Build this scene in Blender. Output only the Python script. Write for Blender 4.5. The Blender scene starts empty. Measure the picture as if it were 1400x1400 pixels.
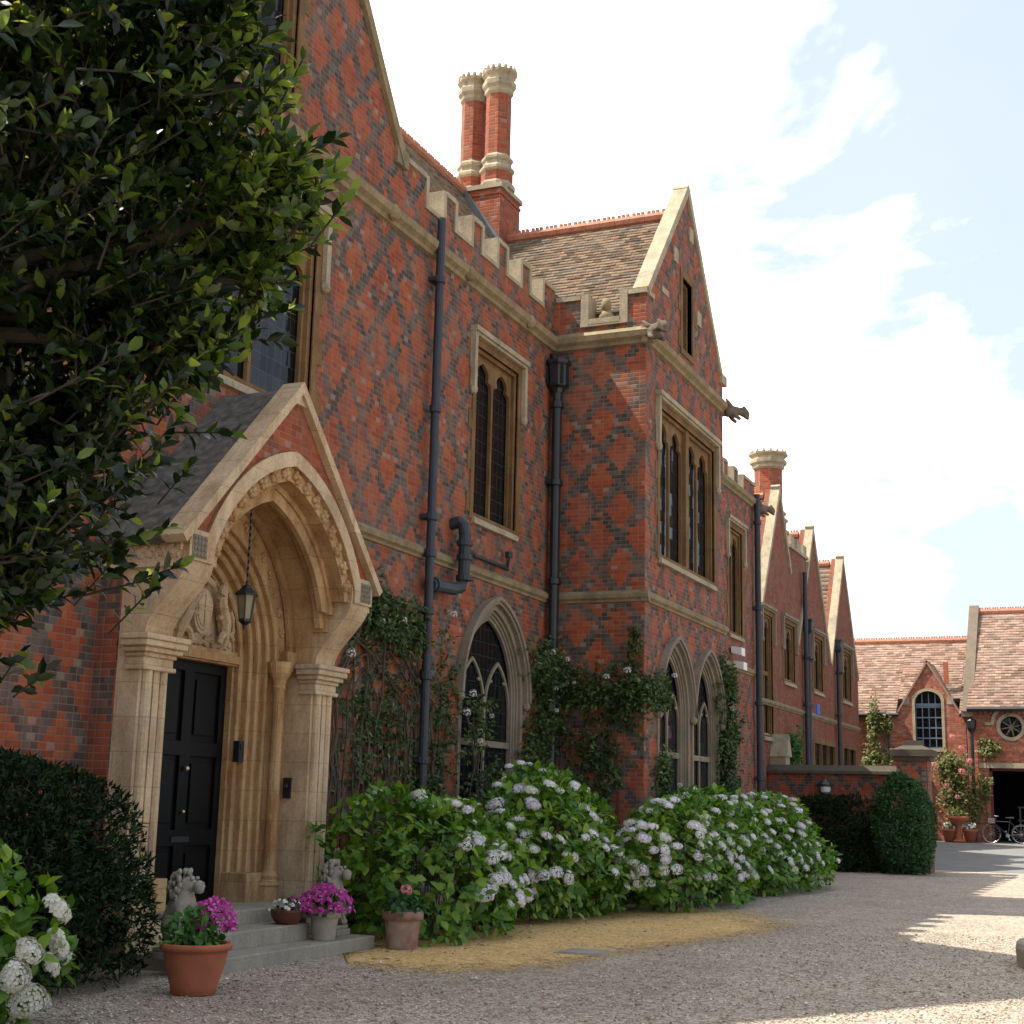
import bpy, bmesh, math, random
import numpy as np
from mathutils import Vector, Matrix
from mathutils.geometry import tessellate_polygon

S = bpy.context.scene
COL = S.collection
rnd = random.Random(7)
rng = np.random.default_rng(11)
R_ = math.radians

# ------------------------------------------------------------------ camera
cam_d = bpy.data.cameras.new('camera')
cam = bpy.data.objects.new('camera', cam_d)
COL.objects.link(cam)
cam_d.sensor_width = 36
cam_d.lens = 36 * 1947.4 / 1400
cam_d.clip_start = 0.1
cam_d.clip_end = 3000
YAW, PIT, ROLL = 0.415892, 0.2002326, 0.0241644
_f = Vector((-math.sin(YAW) * math.cos(PIT), math.cos(YAW) * math.cos(PIT), math.sin(PIT)))
_r = Vector((math.cos(YAW), math.sin(YAW), 0))
_u = _r.cross(_f)
_r2 = _r * math.cos(ROLL) + _u * math.sin(ROLL)
_u2 = -_r * math.sin(ROLL) + _u * math.cos(ROLL)
M = Matrix((_r2, _u2, -_f)).transposed().to_4x4()
M.translation = Vector((0, 0, 1.65))
cam.matrix_world = M
S.camera = cam

# ------------------------------------------------------------------ sun and sky
SUN = Vector((-0.60, -0.21, 1.0)).normalized()          # towards the sun
sun_el = math.asin(SUN.z)
sun_d = bpy.data.lights.new('sun', 'SUN')
sun_d.energy = 4.2
sun_d.angle = R_(0.5)
sun_d.color = (1.0, 0.94, 0.84)
sun = bpy.data.objects.new('sun', sun_d)
COL.objects.link(sun)
sun.rotation_euler = SUN.to_track_quat('Z', 'Y').to_euler()
sun.location = SUN * 60

S.view_settings.view_transform = 'Standard'
S.view_settings.look = 'None'
S.view_settings.gamma = 1
S.view_settings.exposure = 1.06

W = bpy.data.worlds.new('World')
S.world = W
W.use_nodes = True
nt = W.node_tree
nt.nodes.clear()


class G:
    """tiny node-graph helper"""
    def __init__(s, tree): s.t = tree
    def n(s, kind, **kw):
        nd = s.t.nodes.new(kind)
        for k, v in kw.items(): setattr(nd, k, v)
        return nd
    def put(s, nd, key, v):
        if v is None: return
        if isinstance(v, bpy.types.NodeSocket): s.t.links.new(v, nd.inputs[key])
        else: nd.inputs[key].default_value = v
    def m(s, op, a, b=None, c=None, clamp=False):
        nd = s.n('ShaderNodeMath', operation=op, use_clamp=clamp)
        s.put(nd, 0, a); s.put(nd, 1, b); s.put(nd, 2, c)
        return nd.outputs[0]
    def mix(s, f, a, b, blend='MIX'):
        nd = s.n('ShaderNodeMix', data_type='RGBA', blend_type=blend)
        s.put(nd, 0, f)
        s.put(nd, 6, a if isinstance(a, bpy.types.NodeSocket) else (*a, 1))
        s.put(nd, 7, b if isinstance(b, bpy.types.NodeSocket) else (*b, 1))
        return nd.outputs[2]
    def fmix(s, f, a, b):
        nd = s.n('ShaderNodeMix', data_type='FLOAT')
        s.put(nd, 0, f); s.put(nd, 2, a); s.put(nd, 3, b)
        return nd.outputs[0]
    def ramp(s, f, *stops, interp='LINEAR'):
        nd = s.n('ShaderNodeValToRGB')
        cr = nd.color_ramp
        cr.interpolation = interp
        while len(cr.elements) < len(stops): cr.elements.new(0.5)
        for e, (p, c) in zip(cr.elements, stops):
            e.position = p
            e.color = (*c, 1) if hasattr(c, '__len__') else (c, c, c, 1)
        s.put(nd, 0, f)
        return nd.outputs[0]
    def noise(s, vec, scale, detail=4, rough=.55, dist=0.0):
        nd = s.n('ShaderNodeTexNoise')
        s.put(nd, 'Vector', vec); s.put(nd, 'Scale', scale); s.put(nd, 'Detail', detail)
        s.put(nd, 'Roughness', rough); s.put(nd, 'Distortion', dist)
        return nd.outputs[0]
    def voro(s, vec, scale, feature='F1'):
        nd = s.n('ShaderNodeTexVoronoi', feature=feature)
        s.put(nd, 'Vector', vec); s.put(nd, 'Scale', scale)
        return nd
    def map(s, vec, scale=(1, 1, 1), loc=(0, 0, 0)):
        nd = s.n('ShaderNodeMapping')
        s.put(nd, 0, vec); s.put(nd, 'Scale', scale); s.put(nd, 'Location', loc)
        return nd.outputs[0]
    def bump(s, h, strength=.5, dist=.02):
        nd = s.n('ShaderNodeBump')
        s.put(nd, 'Height', h); s.put(nd, 'Strength', strength); s.put(nd, 'Distance', dist)
        return nd.outputs[0]


g = G(nt)
sky = g.n('ShaderNodeTexSky', sky_type='NISHITA', sun_disc=False, sun_elevation=sun_el,
          sun_rotation=math.atan2(SUN.x, SUN.y), air_density=1.0, dust_density=1.5, ozone_density=1.5)
tc = g.n('ShaderNodeTexCoord')
dirv = tc.outputs['Generated']
n1 = g.noise(g.map(dirv, (1, 1, 1.7), (0.35, 0.1, 0.0)), 3.4, 9, .55, .3)
sep = g.n('ShaderNodeSeparateXYZ'); g.put(sep, 0, dirv)
# more cloud over the house (west), broken cloud to the east
west = g.m('MULTIPLY_ADD', sep.outputs[0], -1.1, -0.25)
cl = g.m('ADD', g.m('MULTIPLY_ADD', n1, 1.7, -.35), west)
cl = g.ramp(cl, (.33, .06), (.45, .40), (.56, 1.0))
cloudcol = g.mix(g.noise(dirv, 6, 6, .6), (10.0, 9.8, 9.6), (17.5, 17, 16.3))
pale = g.mix(.6, sky.outputs[0], (4.3, 4.85, 5.55))
skycol = g.mix(cl, pale, cloudcol)
bg = g.n('ShaderNodeBackground'); g.put(bg, 0, skycol); g.put(bg, 1, 0.10)
out = g.n('ShaderNodeOutputWorld'); nt.links.new(bg.outputs[0], out.inputs[0])


# ------------------------------------------------------------------ materials
def mat(name):
    m = bpy.data.materials.new(name)
    m.use_nodes = True
    t = m.node_tree
    t.nodes.clear()
    gg = G(t)
    p = gg.n('ShaderNodeBsdfPrincipled')
    o = gg.n('ShaderNodeOutputMaterial')
    t.links.new(p.outputs[0], o.inputs[0])
    gg.p, gg.o = p, o
    return m, gg


def simple(name, c, rough=.6, var=.25, scale=6, metal=0, spec=.4, bump=0.0, c2=None):
    m, k = mat(name)
    tcx = k.n('ShaderNodeTexCoord').outputs['Object']
    n = k.noise(tcx, scale, 6)
    lo = c2 or tuple(x * (1 - var) for x in c)
    col = k.ramp(n, (.3, lo), (.7, c))
    k.put(k.p, 'Base Color', col); k.put(k.p, 'Roughness', rough); k.put(k.p, 'Metallic', metal)
    k.put(k.p, 'Specular IOR Level', spec)
    if bump: k.put(k.p, 'Normal', k.bump(k.noise(tcx, scale * 6, 6), bump, .01))
    return m


def brick_mat(name, lattice=1.0, tone=.92, grey=.35, cols=None):
    m, k = mat(name)
    uv = k.n('ShaderNodeUVMap').outputs[0]
    sp = k.n('ShaderNodeSeparateXYZ'); k.put(sp, 0, uv)
    u, v = sp.outputs[0], sp.outputs[1]
    vr = k.m('DIVIDE', v, .075)
    row = k.m('FLOOR', vr); fv = k.m('FRACT', vr)
    par = k.m('FLOORED_MODULO', row, 2.0)
    hu = k.m('ADD', k.m('DIVIDE', u, .1125), k.m('MULTIPLY', par, .5))
    hc = k.m('FLOOR', hu)
    su = k.m('ADD', k.m('DIVIDE', u, .225), .25)
    fx = k.fmix(par, k.m('MULTIPLY', k.m('FRACT', su), .225), k.m('MULTIPLY', k.m('FRACT', hu), .1125))
    wid = k.fmix(par, .225, .1125)
    ident = k.fmix(par, k.m('FLOOR', su), hc)
    # mortar
    e = k.m('MINIMUM', k.m('MINIMUM', fx, k.m('SUBTRACT', wid, fx)),
            k.m('MINIMUM', k.m('MULTIPLY', fv, .075), k.m('MULTIPLY', k.m('SUBTRACT', 1.0, fv), .075)))
    geo = k.n('ShaderNodeTexCoord').outputs['Object']
    e2 = k.m('ADD', e, k.m('MULTIPLY', k.m('SUBTRACT', k.noise(geo, 40, 3), .5), .006))
    mort = k.m('LESS_THAN', e2, .0055)
    cb = k.n('ShaderNodeCombineXYZ'); k.put(cb, 0, ident); k.put(cb, 1, row)
    wn = k.n('ShaderNodeTexWhiteNoise', noise_dimensions='2D'); k.put(wn, 0, cb.outputs[0])
    r1 = wn.outputs['Value']
    c = cols or ((.24, .048, .021), (.325, .068, .026), (.36, .082, .029), (.37, .108, .042))
    red = k.ramp(r1, (0.0, c[0]), (.35, c[1]), (.75, c[2]), (1.0, c[3]))
    # diaper of dark headers, stepping one quarter brick each course
    cu = k.m('MULTIPLY', k.m('SUBTRACT', k.m('ADD', hc, .5), k.m('MULTIPLY', par, .5)), .1125)
    cv = k.m('MULTIPLY', k.m('ADD', row, .5), .05625)
    def line(s):
        p = k.m('DIVIDE', k.m('ADD', cu, k.m('MULTIPLY', cv, s)), .7875)
        return k.m('ABSOLUTE', k.m('SUBTRACT', k.m('FRACT', p), .5))
    dl = k.m('MINIMUM', line(1.0), line(-1.0))
    cb2 = k.n('ShaderNodeCombineXYZ'); k.put(cb2, 0, hc); k.put(cb2, 1, row)
    wn2 = k.n('ShaderNodeTexWhiteNoise', noise_dimensions='2D'); k.put(wn2, 0, cb2.outputs[0])
    keep = k.m('LESS_THAN', wn2.outputs['Value'], k.fmix(k.m('GREATER_THAN', dl, .07), .97, .84))
    fade = k.ramp(k.noise(geo, .45, 3), (.30, .75), (.5, 1.0))
    dark = k.m('MULTIPLY', k.m('MULTIPLY', k.m('LESS_THAN', dl, .112), keep), k.m('MULTIPLY', fade, lattice))
    dk = k.ramp(wn2.outputs['Value'], (0, (.045, .038, .034)), (.4, (.075, .063, .055)), (.9, (.135, .113, .098)))
    stray = k.m('MULTIPLY', k.m('GREATER_THAN', wn2.outputs['Value'], .975), .5)
    col = k.mix(dark, red, dk)
    col = k.mix(stray, col, (.13, .09, .08))
    pales = k.m('MULTIPLY', k.m('LESS_THAN', wn2.outputs['Value'], .025), .6)
    col = k.mix(pales, col, (.36, .27, .21))
    # weather: pale bloom and sooty patches
    w1 = k.ramp(k.noise(geo, 1.5, 8, .72), (.45, 0.0), (.68, grey * 1.4))
    col = k.mix(w1, col, (.235, .145, .105))
    w2 = k.ramp(k.noise(geo, 3.1, 8, .75), (.52, 0.0), (.74, .58))
    w3 = k.ramp(k.noise(k.map(geo, (2.2, 2.2, .18)), 1.6, 6, .6), (.52, 0.0), (.72, .58))
    col = k.mix(w3, col, (.085, .05, .038))
    col = k.mix(w2, col, (.10, .05, .04))
    mc = k.ramp(k.noise(geo, 2.0, 4), (.3, (.17, .12, .09)), (.7, (.30, .22, .165)))
    col = k.mix(k.m('MULTIPLY', mort, .6), col, mc)
    col = k.mix(1.0, col, (tone, tone, tone), 'MULTIPLY')
    k.put(k.p, 'Base Color', col); k.put(k.p, 'Roughness', .85); k.put(k.p, 'Specular IOR Level', .25)
    h = k.m('ADD', k.m('MINIMUM', k.m('DIVIDE', e2, .012), 1.0), k.m('MULTIPLY', k.noise(geo, 60, 4), .35))
    h = k.m('ADD', h, k.m('MULTIPLY', r1, .25))
    k.put(k.p, 'Normal', k.bump(h, .55, .008))
    return m


def stone_mat(name, base=(.62, .50, .345), brown=(.38, .21, .09), grey=(.36, .32, .26), bw=.62, gw=.45, joints=True, dirt=.35):
    m, k = mat(name)
    geo = k.n('ShaderNodeTexCoord').outputs['Object']
    n = k.noise(k.map(geo, (1, 1, .34)), 4.2, 8, .68)
    col = k.mix(k.ramp(n, (.42, 0.0), (.66, bw)), base, brown)
    n2 = k.noise(geo, 2.1, 7, .65)
    col = k.mix(k.ramp(n2, (.47, 0.0), (.7, gw)), col, grey)
    n3 = k.noise(k.map(geo, (1, 1, .22), (3, 1, 2)), 7, 6, .7)
    col = k.mix(k.ramp(n3, (.55, 0.0), (.8, dirt)), col, (.09, .075, .055))
    col = k.mix(.35, col, k.ramp(k.noise(geo, 35, 5), (.3, (.2, .17, .13)), (.75, (.7, .6, .45))), 'OVERLAY')
    h = k.noise(geo, 28, 7, .65)
    if joints:
        uv = k.n('ShaderNodeUVMap').outputs[0]
        br = k.n('ShaderNodeTexBrick'); k.put(br, 'Vector', uv); k.put(br, 'Scale', 1.0)
        k.put(br, 'Brick Width', .62); k.put(br, 'Row Height', .34); k.put(br, 'Mortar Size', .0035); k.put(br, 'Mortar Smooth', .3)
        br.inputs['Color1'].default_value = (1, 1, 1, 1); br.inputs['Color2'].default_value = (.78, .76, .74, 1)
        br.inputs['Mortar'].default_value = (.45, .42, .38, 1)
        col = k.mix(.8, col, br.outputs['Color'], 'MULTIPLY')
    k.put(k.p, 'Base Color', col); k.put(k.p, 'Roughness', .9); k.put(k.p, 'Specular IOR Level', .2)
    k.put(k.p, 'Normal', k.bump(h, .5, .016))
    return m


def island_mat(name, stops, rough=.6, transl=0.0, tcol=None, spec=.4, bumpy=False, patch=None, tstops=None, objvar=None):
    """colour varies from leaf to leaf / tile to tile"""
    m, k = mat(name)
    ge = k.n('ShaderNodeNewGeometry')
    geo = k.n('ShaderNodeTexCoord').outputs['Object']
    f = ge.outputs['Random Per Island']
    col = k.ramp(f, *stops)
    if patch:
        col = k.mix(k.ramp(k.noise(geo, patch[1], 4), (.45, 0.0), (.65, patch[2])), col, patch[0])
    if objvar:
        oi = k.n('ShaderNodeObjectInfo').outputs['Random']
        col = k.mix(1.0, col, k.ramp(oi, *objvar), 'MULTIPLY')
    k.put(k.p, 'Base Color', col); k.put(k.p, 'Roughness', rough); k.put(k.p, 'Specular IOR Level', spec)
    if bumpy: k.put(k.p, 'Normal', k.bump(k.noise(geo, 30, 5), .4, .01))
    if transl:
        tr = k.n('ShaderNodeBsdfTranslucent')
        k.put(tr, 0, k.ramp(f, *tstops) if tstops else k.mix(1.0, col, tcol or (1.6, 2.0, .6), 'MULTIPLY'))
        mx = k.n('ShaderNodeMixShader'); k.put(mx, 0, transl)
        k.t.links.new(k.p.outputs[0], mx.inputs[1]); k.t.links.new(tr.outputs[0], mx.inputs[2])
        k.t.links.new(mx.outputs[0], k.o.inputs[0])
    return m


def gravel_mat(name, stops, big, alpha=False, scale=46, dm=.42):
    m, k = mat(name)
    geo = k.n('ShaderNodeTexCoord').outputs['Object']
    vo = k.voro(geo, scale)
    sx = k.n('ShaderNodeSeparateColor'); k.put(sx, 0, vo.outputs['Color'])
    col = k.ramp(sx.outputs[0], *stops)
    vo2 = k.voro(geo, scale * .37)
    sx2 = k.n('ShaderNodeSeparateColor'); k.put(sx2, 0, vo2.outputs['Color'])
    col = k.mix(k.m('MULTIPLY', k.m('GREATER_THAN', sx2.outputs[1], .72), .55), col, k.ramp(sx2.outputs[0], *stops))
    n = k.noise(geo, .8, 7, .65)
    col = k.mix(1.0, col, k.ramp(n, (.3, big[0]), (.7, big[1])), 'MULTIPLY')
    n4 = k.noise(k.map(geo, (1.0, .25, 1)), .5, 4, .6)
    col = k.mix(k.ramp(n4, (.52, 0.0), (.75, .28 if not alpha else .1)), col, (.17, .125, .085))
    dist = k.ramp(vo.outputs['Distance'], (0.0, 1.0), (.55, .35))
    col = k.mix(dm, col, dist, 'MULTIPLY')
    k.put(k.p, 'Base Color', col); k.put(k.p, 'Roughness', .85); k.put(k.p, 'Specular IOR Level', .25)
    h = k.m('ADD', k.m('MULTIPLY', vo.outputs['Distance'], -1.0), k.m('MULTIPLY', k.noise(geo, 9, 4), .5))
    k.put(k.p, 'Normal', k.bump(h, .9, .02))
    if alpha:
        at = k.n('ShaderNodeAttribute', attribute_name='edge')
        a = k.m('ADD', at.outputs['Fac'], k.m('MULTIPLY', k.m('SUBTRACT', k.noise(geo, 3.2, 9, .8), .5), 2.0))
        cell = k.m('MULTIPLY', k.m('SUBTRACT', sx.outputs[2], .5), .7)
        k.put(k.p, 'Alpha', k.m('GREATER_THAN', k.m('ADD', a, cell), .45))
    return m


BRICK = brick_mat('diapered_brick')
BRICK_P = brick_mat('plain_brick', lattice=.12, grey=.25)
BRICK_FAR = brick_mat('wing_brick', lattice=.3, grey=.62, tone=.74)
BRICK_COACH = brick_mat('orange_brick', lattice=.0, grey=.3, tone=1.0,
                        cols=((.24, .06, .035), (.36, .095, .05), (.42, .125, .066), (.46, .19, .12)))
STONE = stone_mat('bath_stone', joints=True)
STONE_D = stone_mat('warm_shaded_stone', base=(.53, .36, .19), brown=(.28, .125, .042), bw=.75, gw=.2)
STONE_W = stone_mat('window_stone', base=(.235, .145, .068), brown=(.12, .058, .02), grey=(.085, .072, .057), bw=.7, gw=.5, joints=True)
STONE_G = stone_mat('weathered_coping_stone', base=(.42, .37, .275), brown=(.24, .18, .10), grey=(.20, .195, .17), bw=.5, gw=.75, joints=False, dirt=.8)
STONE_M = stone_mat('mossy_moulding_stone', base=(.30, .24, .15), brown=(.16, .12, .05), grey=(.13, .125, .10), bw=.6, gw=.7, joints=False, dirt=.6)
STONE_DK = stone_mat('dark_hood_stone', base=(.27, .235, .19), brown=(.17, .13, .08), grey=(.15, .145, .135), bw=.5, gw=.6, joints=False, dirt=.6)
COPE_B = stone_mat('brown_coping_stone', base=(.17, .14, .11), brown=(.10, .075, .05), grey=(.10, .095, .085), bw=.5, gw=.6, joints=False, dirt=.6)
MOSSY = stone_mat('blackened_coping_stone', base=(.10, .09, .075), brown=(.07, .055, .035), grey=(.045, .045, .042), bw=.5, gw=.7, joints=False, dirt=.6)
STEP = stone_mat('grey_step_stone', base=(.33, .31, .27), brown=(.22, .18, .13), grey=(.22, .22, .205), bw=.4, gw=.5, joints=False)
LION = stone_mat('lion_stone', base=(.34, .32, .27), brown=(.20, .17, .12), grey=(.22, .22, .2), bw=.4, gw=.5, joints=False, dirt=.5)
IRON = simple('grey_blue_painted_iron', (.028, .034, .046), .55, .35, 5, spec=.5)
IRON_B = simple('black_painted_iron', (.016, .018, .022), .4, .4, 5, spec=.5)
BLACKP = simple('black_door_paint', (.005, .005, .0055), .5, .3, 4, spec=.14)
BRASS = simple('pale_brass', (.65, .55, .35), .3, .2, 9, metal=.8)
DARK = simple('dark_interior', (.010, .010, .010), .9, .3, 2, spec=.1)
LEAD = simple('lead_grey', (.16, .165, .17), .6, .3, 5)
SLATE = simple('grey_roof_slab', (.17, .155, .13), .9, .45, 9, spec=.2, bump=.8, c2=(.055, .05, .045))
TERRA = simple('terracotta', (.42, .135, .065), .8, .35, 5, spec=.2, bump=.3, c2=(.30, .10, .055))
TERRA_OLD = simple('weathered_terracotta', (.34, .27, .22), .85, .5, 7, spec=.2, bump=.3, c2=(.25, .105, .065))
TERRA_PALE = simple('pale_stone_pot', (.42, .37, .30), .85, .4, 6, spec=.2, bump=.3)
TERRA_DK = simple('dark_red_bowl', (.15, .05, .032), .6, .4, 5, spec=.3)
BARK = simple('bark', (.04, .032, .022), .95, .5, 12, bump=.8)
STEM = simple('climber_stem', (.115, .085, .058), .9, .5, 14, bump=.5)
WHITE = simple('white_paint', (.78, .78, .76), .5, .06, 4)
BLUEF = simple('blue_grey_frame', (.15, .21, .25), .5, .2, 5)
BLUE = simple('blue_sign_paint', (.03, .16, .62), .4, .1, 4)
RUBBER = simple('black_rubber', (.02, .02, .02), .7, .2, 6)
CHROME = simple('bright_metal', (.6, .6, .62), .25, .1, 5, metal=1)
SOIL = simple('dark_soil', (.03, .022, .016), .95, .5, 18, bump=.6)
WOOD = simple('grey_bench_wood', (.16, .13, .11), .8, .3, 6)
TARMAC = simple('grey_tarmac', (.20, .195, .185), .9, .25, 1.3, spec=.2, bump=.5)
def glass():
    m, k = mat('dark_leaded_glass')
    uv = k.n('ShaderNodeUVMap').outputs[0]
    geo = k.n('ShaderNodeTexCoord').outputs['Object']
    br = k.n('ShaderNodeTexBrick'); br.offset = 0
    k.put(br, 'Vector', uv); k.put(br, 'Scale', 1.0)
    k.put(br, 'Brick Width', .16); k.put(br, 'Row Height', .22); k.put(br, 'Mortar Size', .006)
    k.put(k.p, 'Base Color', k.mix(br.outputs['Fac'], (.008, .009, .010), (.035, .035, .035)))
    k.put(k.p, 'Roughness', .1); k.put(k.p, 'Specular IOR Level', .2)
    vm = k.n('ShaderNodeVectorMath', operation='DIVIDE'); k.put(vm, 0, uv); vm.inputs[1].default_value = (.16, .22, 1)
    vf = k.n('ShaderNodeVectorMath', operation='FLOOR'); k.put(vf, 0, vm.outputs[0])
    wn = k.n('ShaderNodeTexWhiteNoise', noise_dimensions='2D'); k.put(wn, 0, vf.outputs[0])
    vs = k.n('ShaderNodeVectorMath', operation='SUBTRACT'); k.put(vs, 0, wn.outputs['Color']); vs.inputs[1].default_value = (.5, .5, .5)
    vk = k.n('ShaderNodeVectorMath', operation='SCALE'); k.put(vk, 0, vs.outputs[0]); k.put(vk, 'Scale', .11)
    bmp = k.bump(k.noise(geo, 3, 3), .4, .02)
    va = k.n('ShaderNodeVectorMath', operation='ADD'); k.put(va, 0, bmp); k.put(va, 1, vk.outputs[0])
    vn = k.n('ShaderNodeVectorMath', operation='NORMALIZE'); k.put(vn, 0, va.outputs[0])
    k.put(k.p, 'Normal', vn.outputs[0])
    return m
GLASS = glass()
LAMPGLASS = simple('amber_lamp_glass', (.26, .23, .14), .15, .3, 6, spec=.5)

TILE = island_mat('brown_plain_tiles', ((0, (.10, .072, .05)), (.3, (.21, .15, .10)), (.6, (.29, .215, .15)), (.85, (.33, .20, .125)), (1, (.12, .10, .085))),
                  .9, spec=.2, bumpy=True, patch=((.24, .215, .17), 1.6, .6))
TILE_R = island_mat('pinkish_red_tiles', ((0, (.17, .11, .085)), (.3, (.29, .18, .135)), (.6, (.36, .225, .165)), (.9, (.42, .30, .225)), (1, (.2, .16, .13))),
                    .9, spec=.2, bumpy=True, patch=((.30, .23, .18), .9, .5))
RIDGE = simple('orange_ridge_clay', (.46, .19, .115), .8, .3, 8, spec=.2)
L_HOLLY = island_mat('glossy_dark_leaf', ((0, (.005, .012, .004)), (.5, (.010, .024, .006)), (.8, (.022, .046, .009)), (1, (.07, .10, .016))), .32, .35, spec=.45, tstops=((0, (.008, .018, .003)), (.72, (.02, .045, .005)), (.88, (.16, .24, .02)), (1, (.55, .60, .06))))
L_HYD = island_mat('hydrangea_leaf', ((0, (.04, .10, .014)), (.4, (.085, .18, .02)), (.8, (.155, .255, .026)), (1, (.25, .34, .035))), .5, .25, (1.4, 1.8, .5), spec=.35)
L_SUNLIT = island_mat('sun_tinted_leaf', ((0, (.02, .05, .010)), (.5, (.05, .10, .016)), (1, (.13, .19, .03))), .34, .4, spec=.45, tstops=((0, (.06, .12, .01)), (.5, (.25, .36, .03)), (1, (.62, .66, .08))))  # sunlight painted into the leaf colour, for sprays on the crown's rim
L_YEW = island_mat('yew_needles', ((0, (.006, .014, .006)), (.6, (.014, .030, .011)), (.92, (.024, .045, .014)), (1, (.05, .065, .024))), .8, .06, spec=.06)
L_CLIMB = island_mat('climber_leaf', ((0, (.02, .04, .013)), (.5, (.045, .08, .022)), (.85, (.085, .13, .035)), (1, (.16, .19, .06))), .55, .2, spec=.35)
L_OLIVE = island_mat('olive_green_leaf', ((0, (.055, .065, .018)), (.5, (.11, .125, .035)), (1, (.2, .2, .06))), .6, .25, spec=.3)
L_BOX = island_mat('clipped_bush_leaf', ((0, (.016, .045, .012)), (.6, (.03, .085, .022)), (1, (.06, .14, .035))), .55, .15, spec=.3)
L_POT = island_mat('pot_plant_leaf', ((0, (.03, .09, .018)), (.6, (.06, .15, .028)), (1, (.11, .22, .04))), .55, .22, spec=.3)
P_WHITE = island_mat('pale_hydrangea_petal', ((0, (.74, .70, .74)), (.5, (.84, .81, .83)), (.9, (.88, .865, .87)), (1, (.70, .74, .55))), .7, .2, (1, 1, 1), spec=.2, objvar=((0, (.80, .88, .66)), (.15, (1, 1, .96)), (.6, (1, .97, 1)), (.9, (.96, .90, .98)), (1, (.80, .72, .62))))
P_IVORY = island_mat('ivory_hydrangea_petal', ((0, (.66, .60, .52)), (.7, (.78, .73, .66)), (1, (.6, .66, .42))), .7, .2, (1, 1, 1), spec=.2)
P_MAG = island_mat('magenta_petal', ((0, (.26, .015, .13)), (.5, (.44, .03, .25)), (.9, (.58, .09, .36)), (1, (.66, .3, .5))), .65, .2, (1, .8, .9), spec=.2)
P_PINK = island_mat('salmon_pink_petal', ((0, (.66, .16, .18)), (1, (.84, .40, .44))), .65, .2, (1, .8, .8), spec=.2)
P_ROSE = island_mat('white_rose_petal', ((0, (.70, .67, .60)), (1, (.85, .83, .78))), .6, .2, (1, 1, 1), spec=.2)


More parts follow.
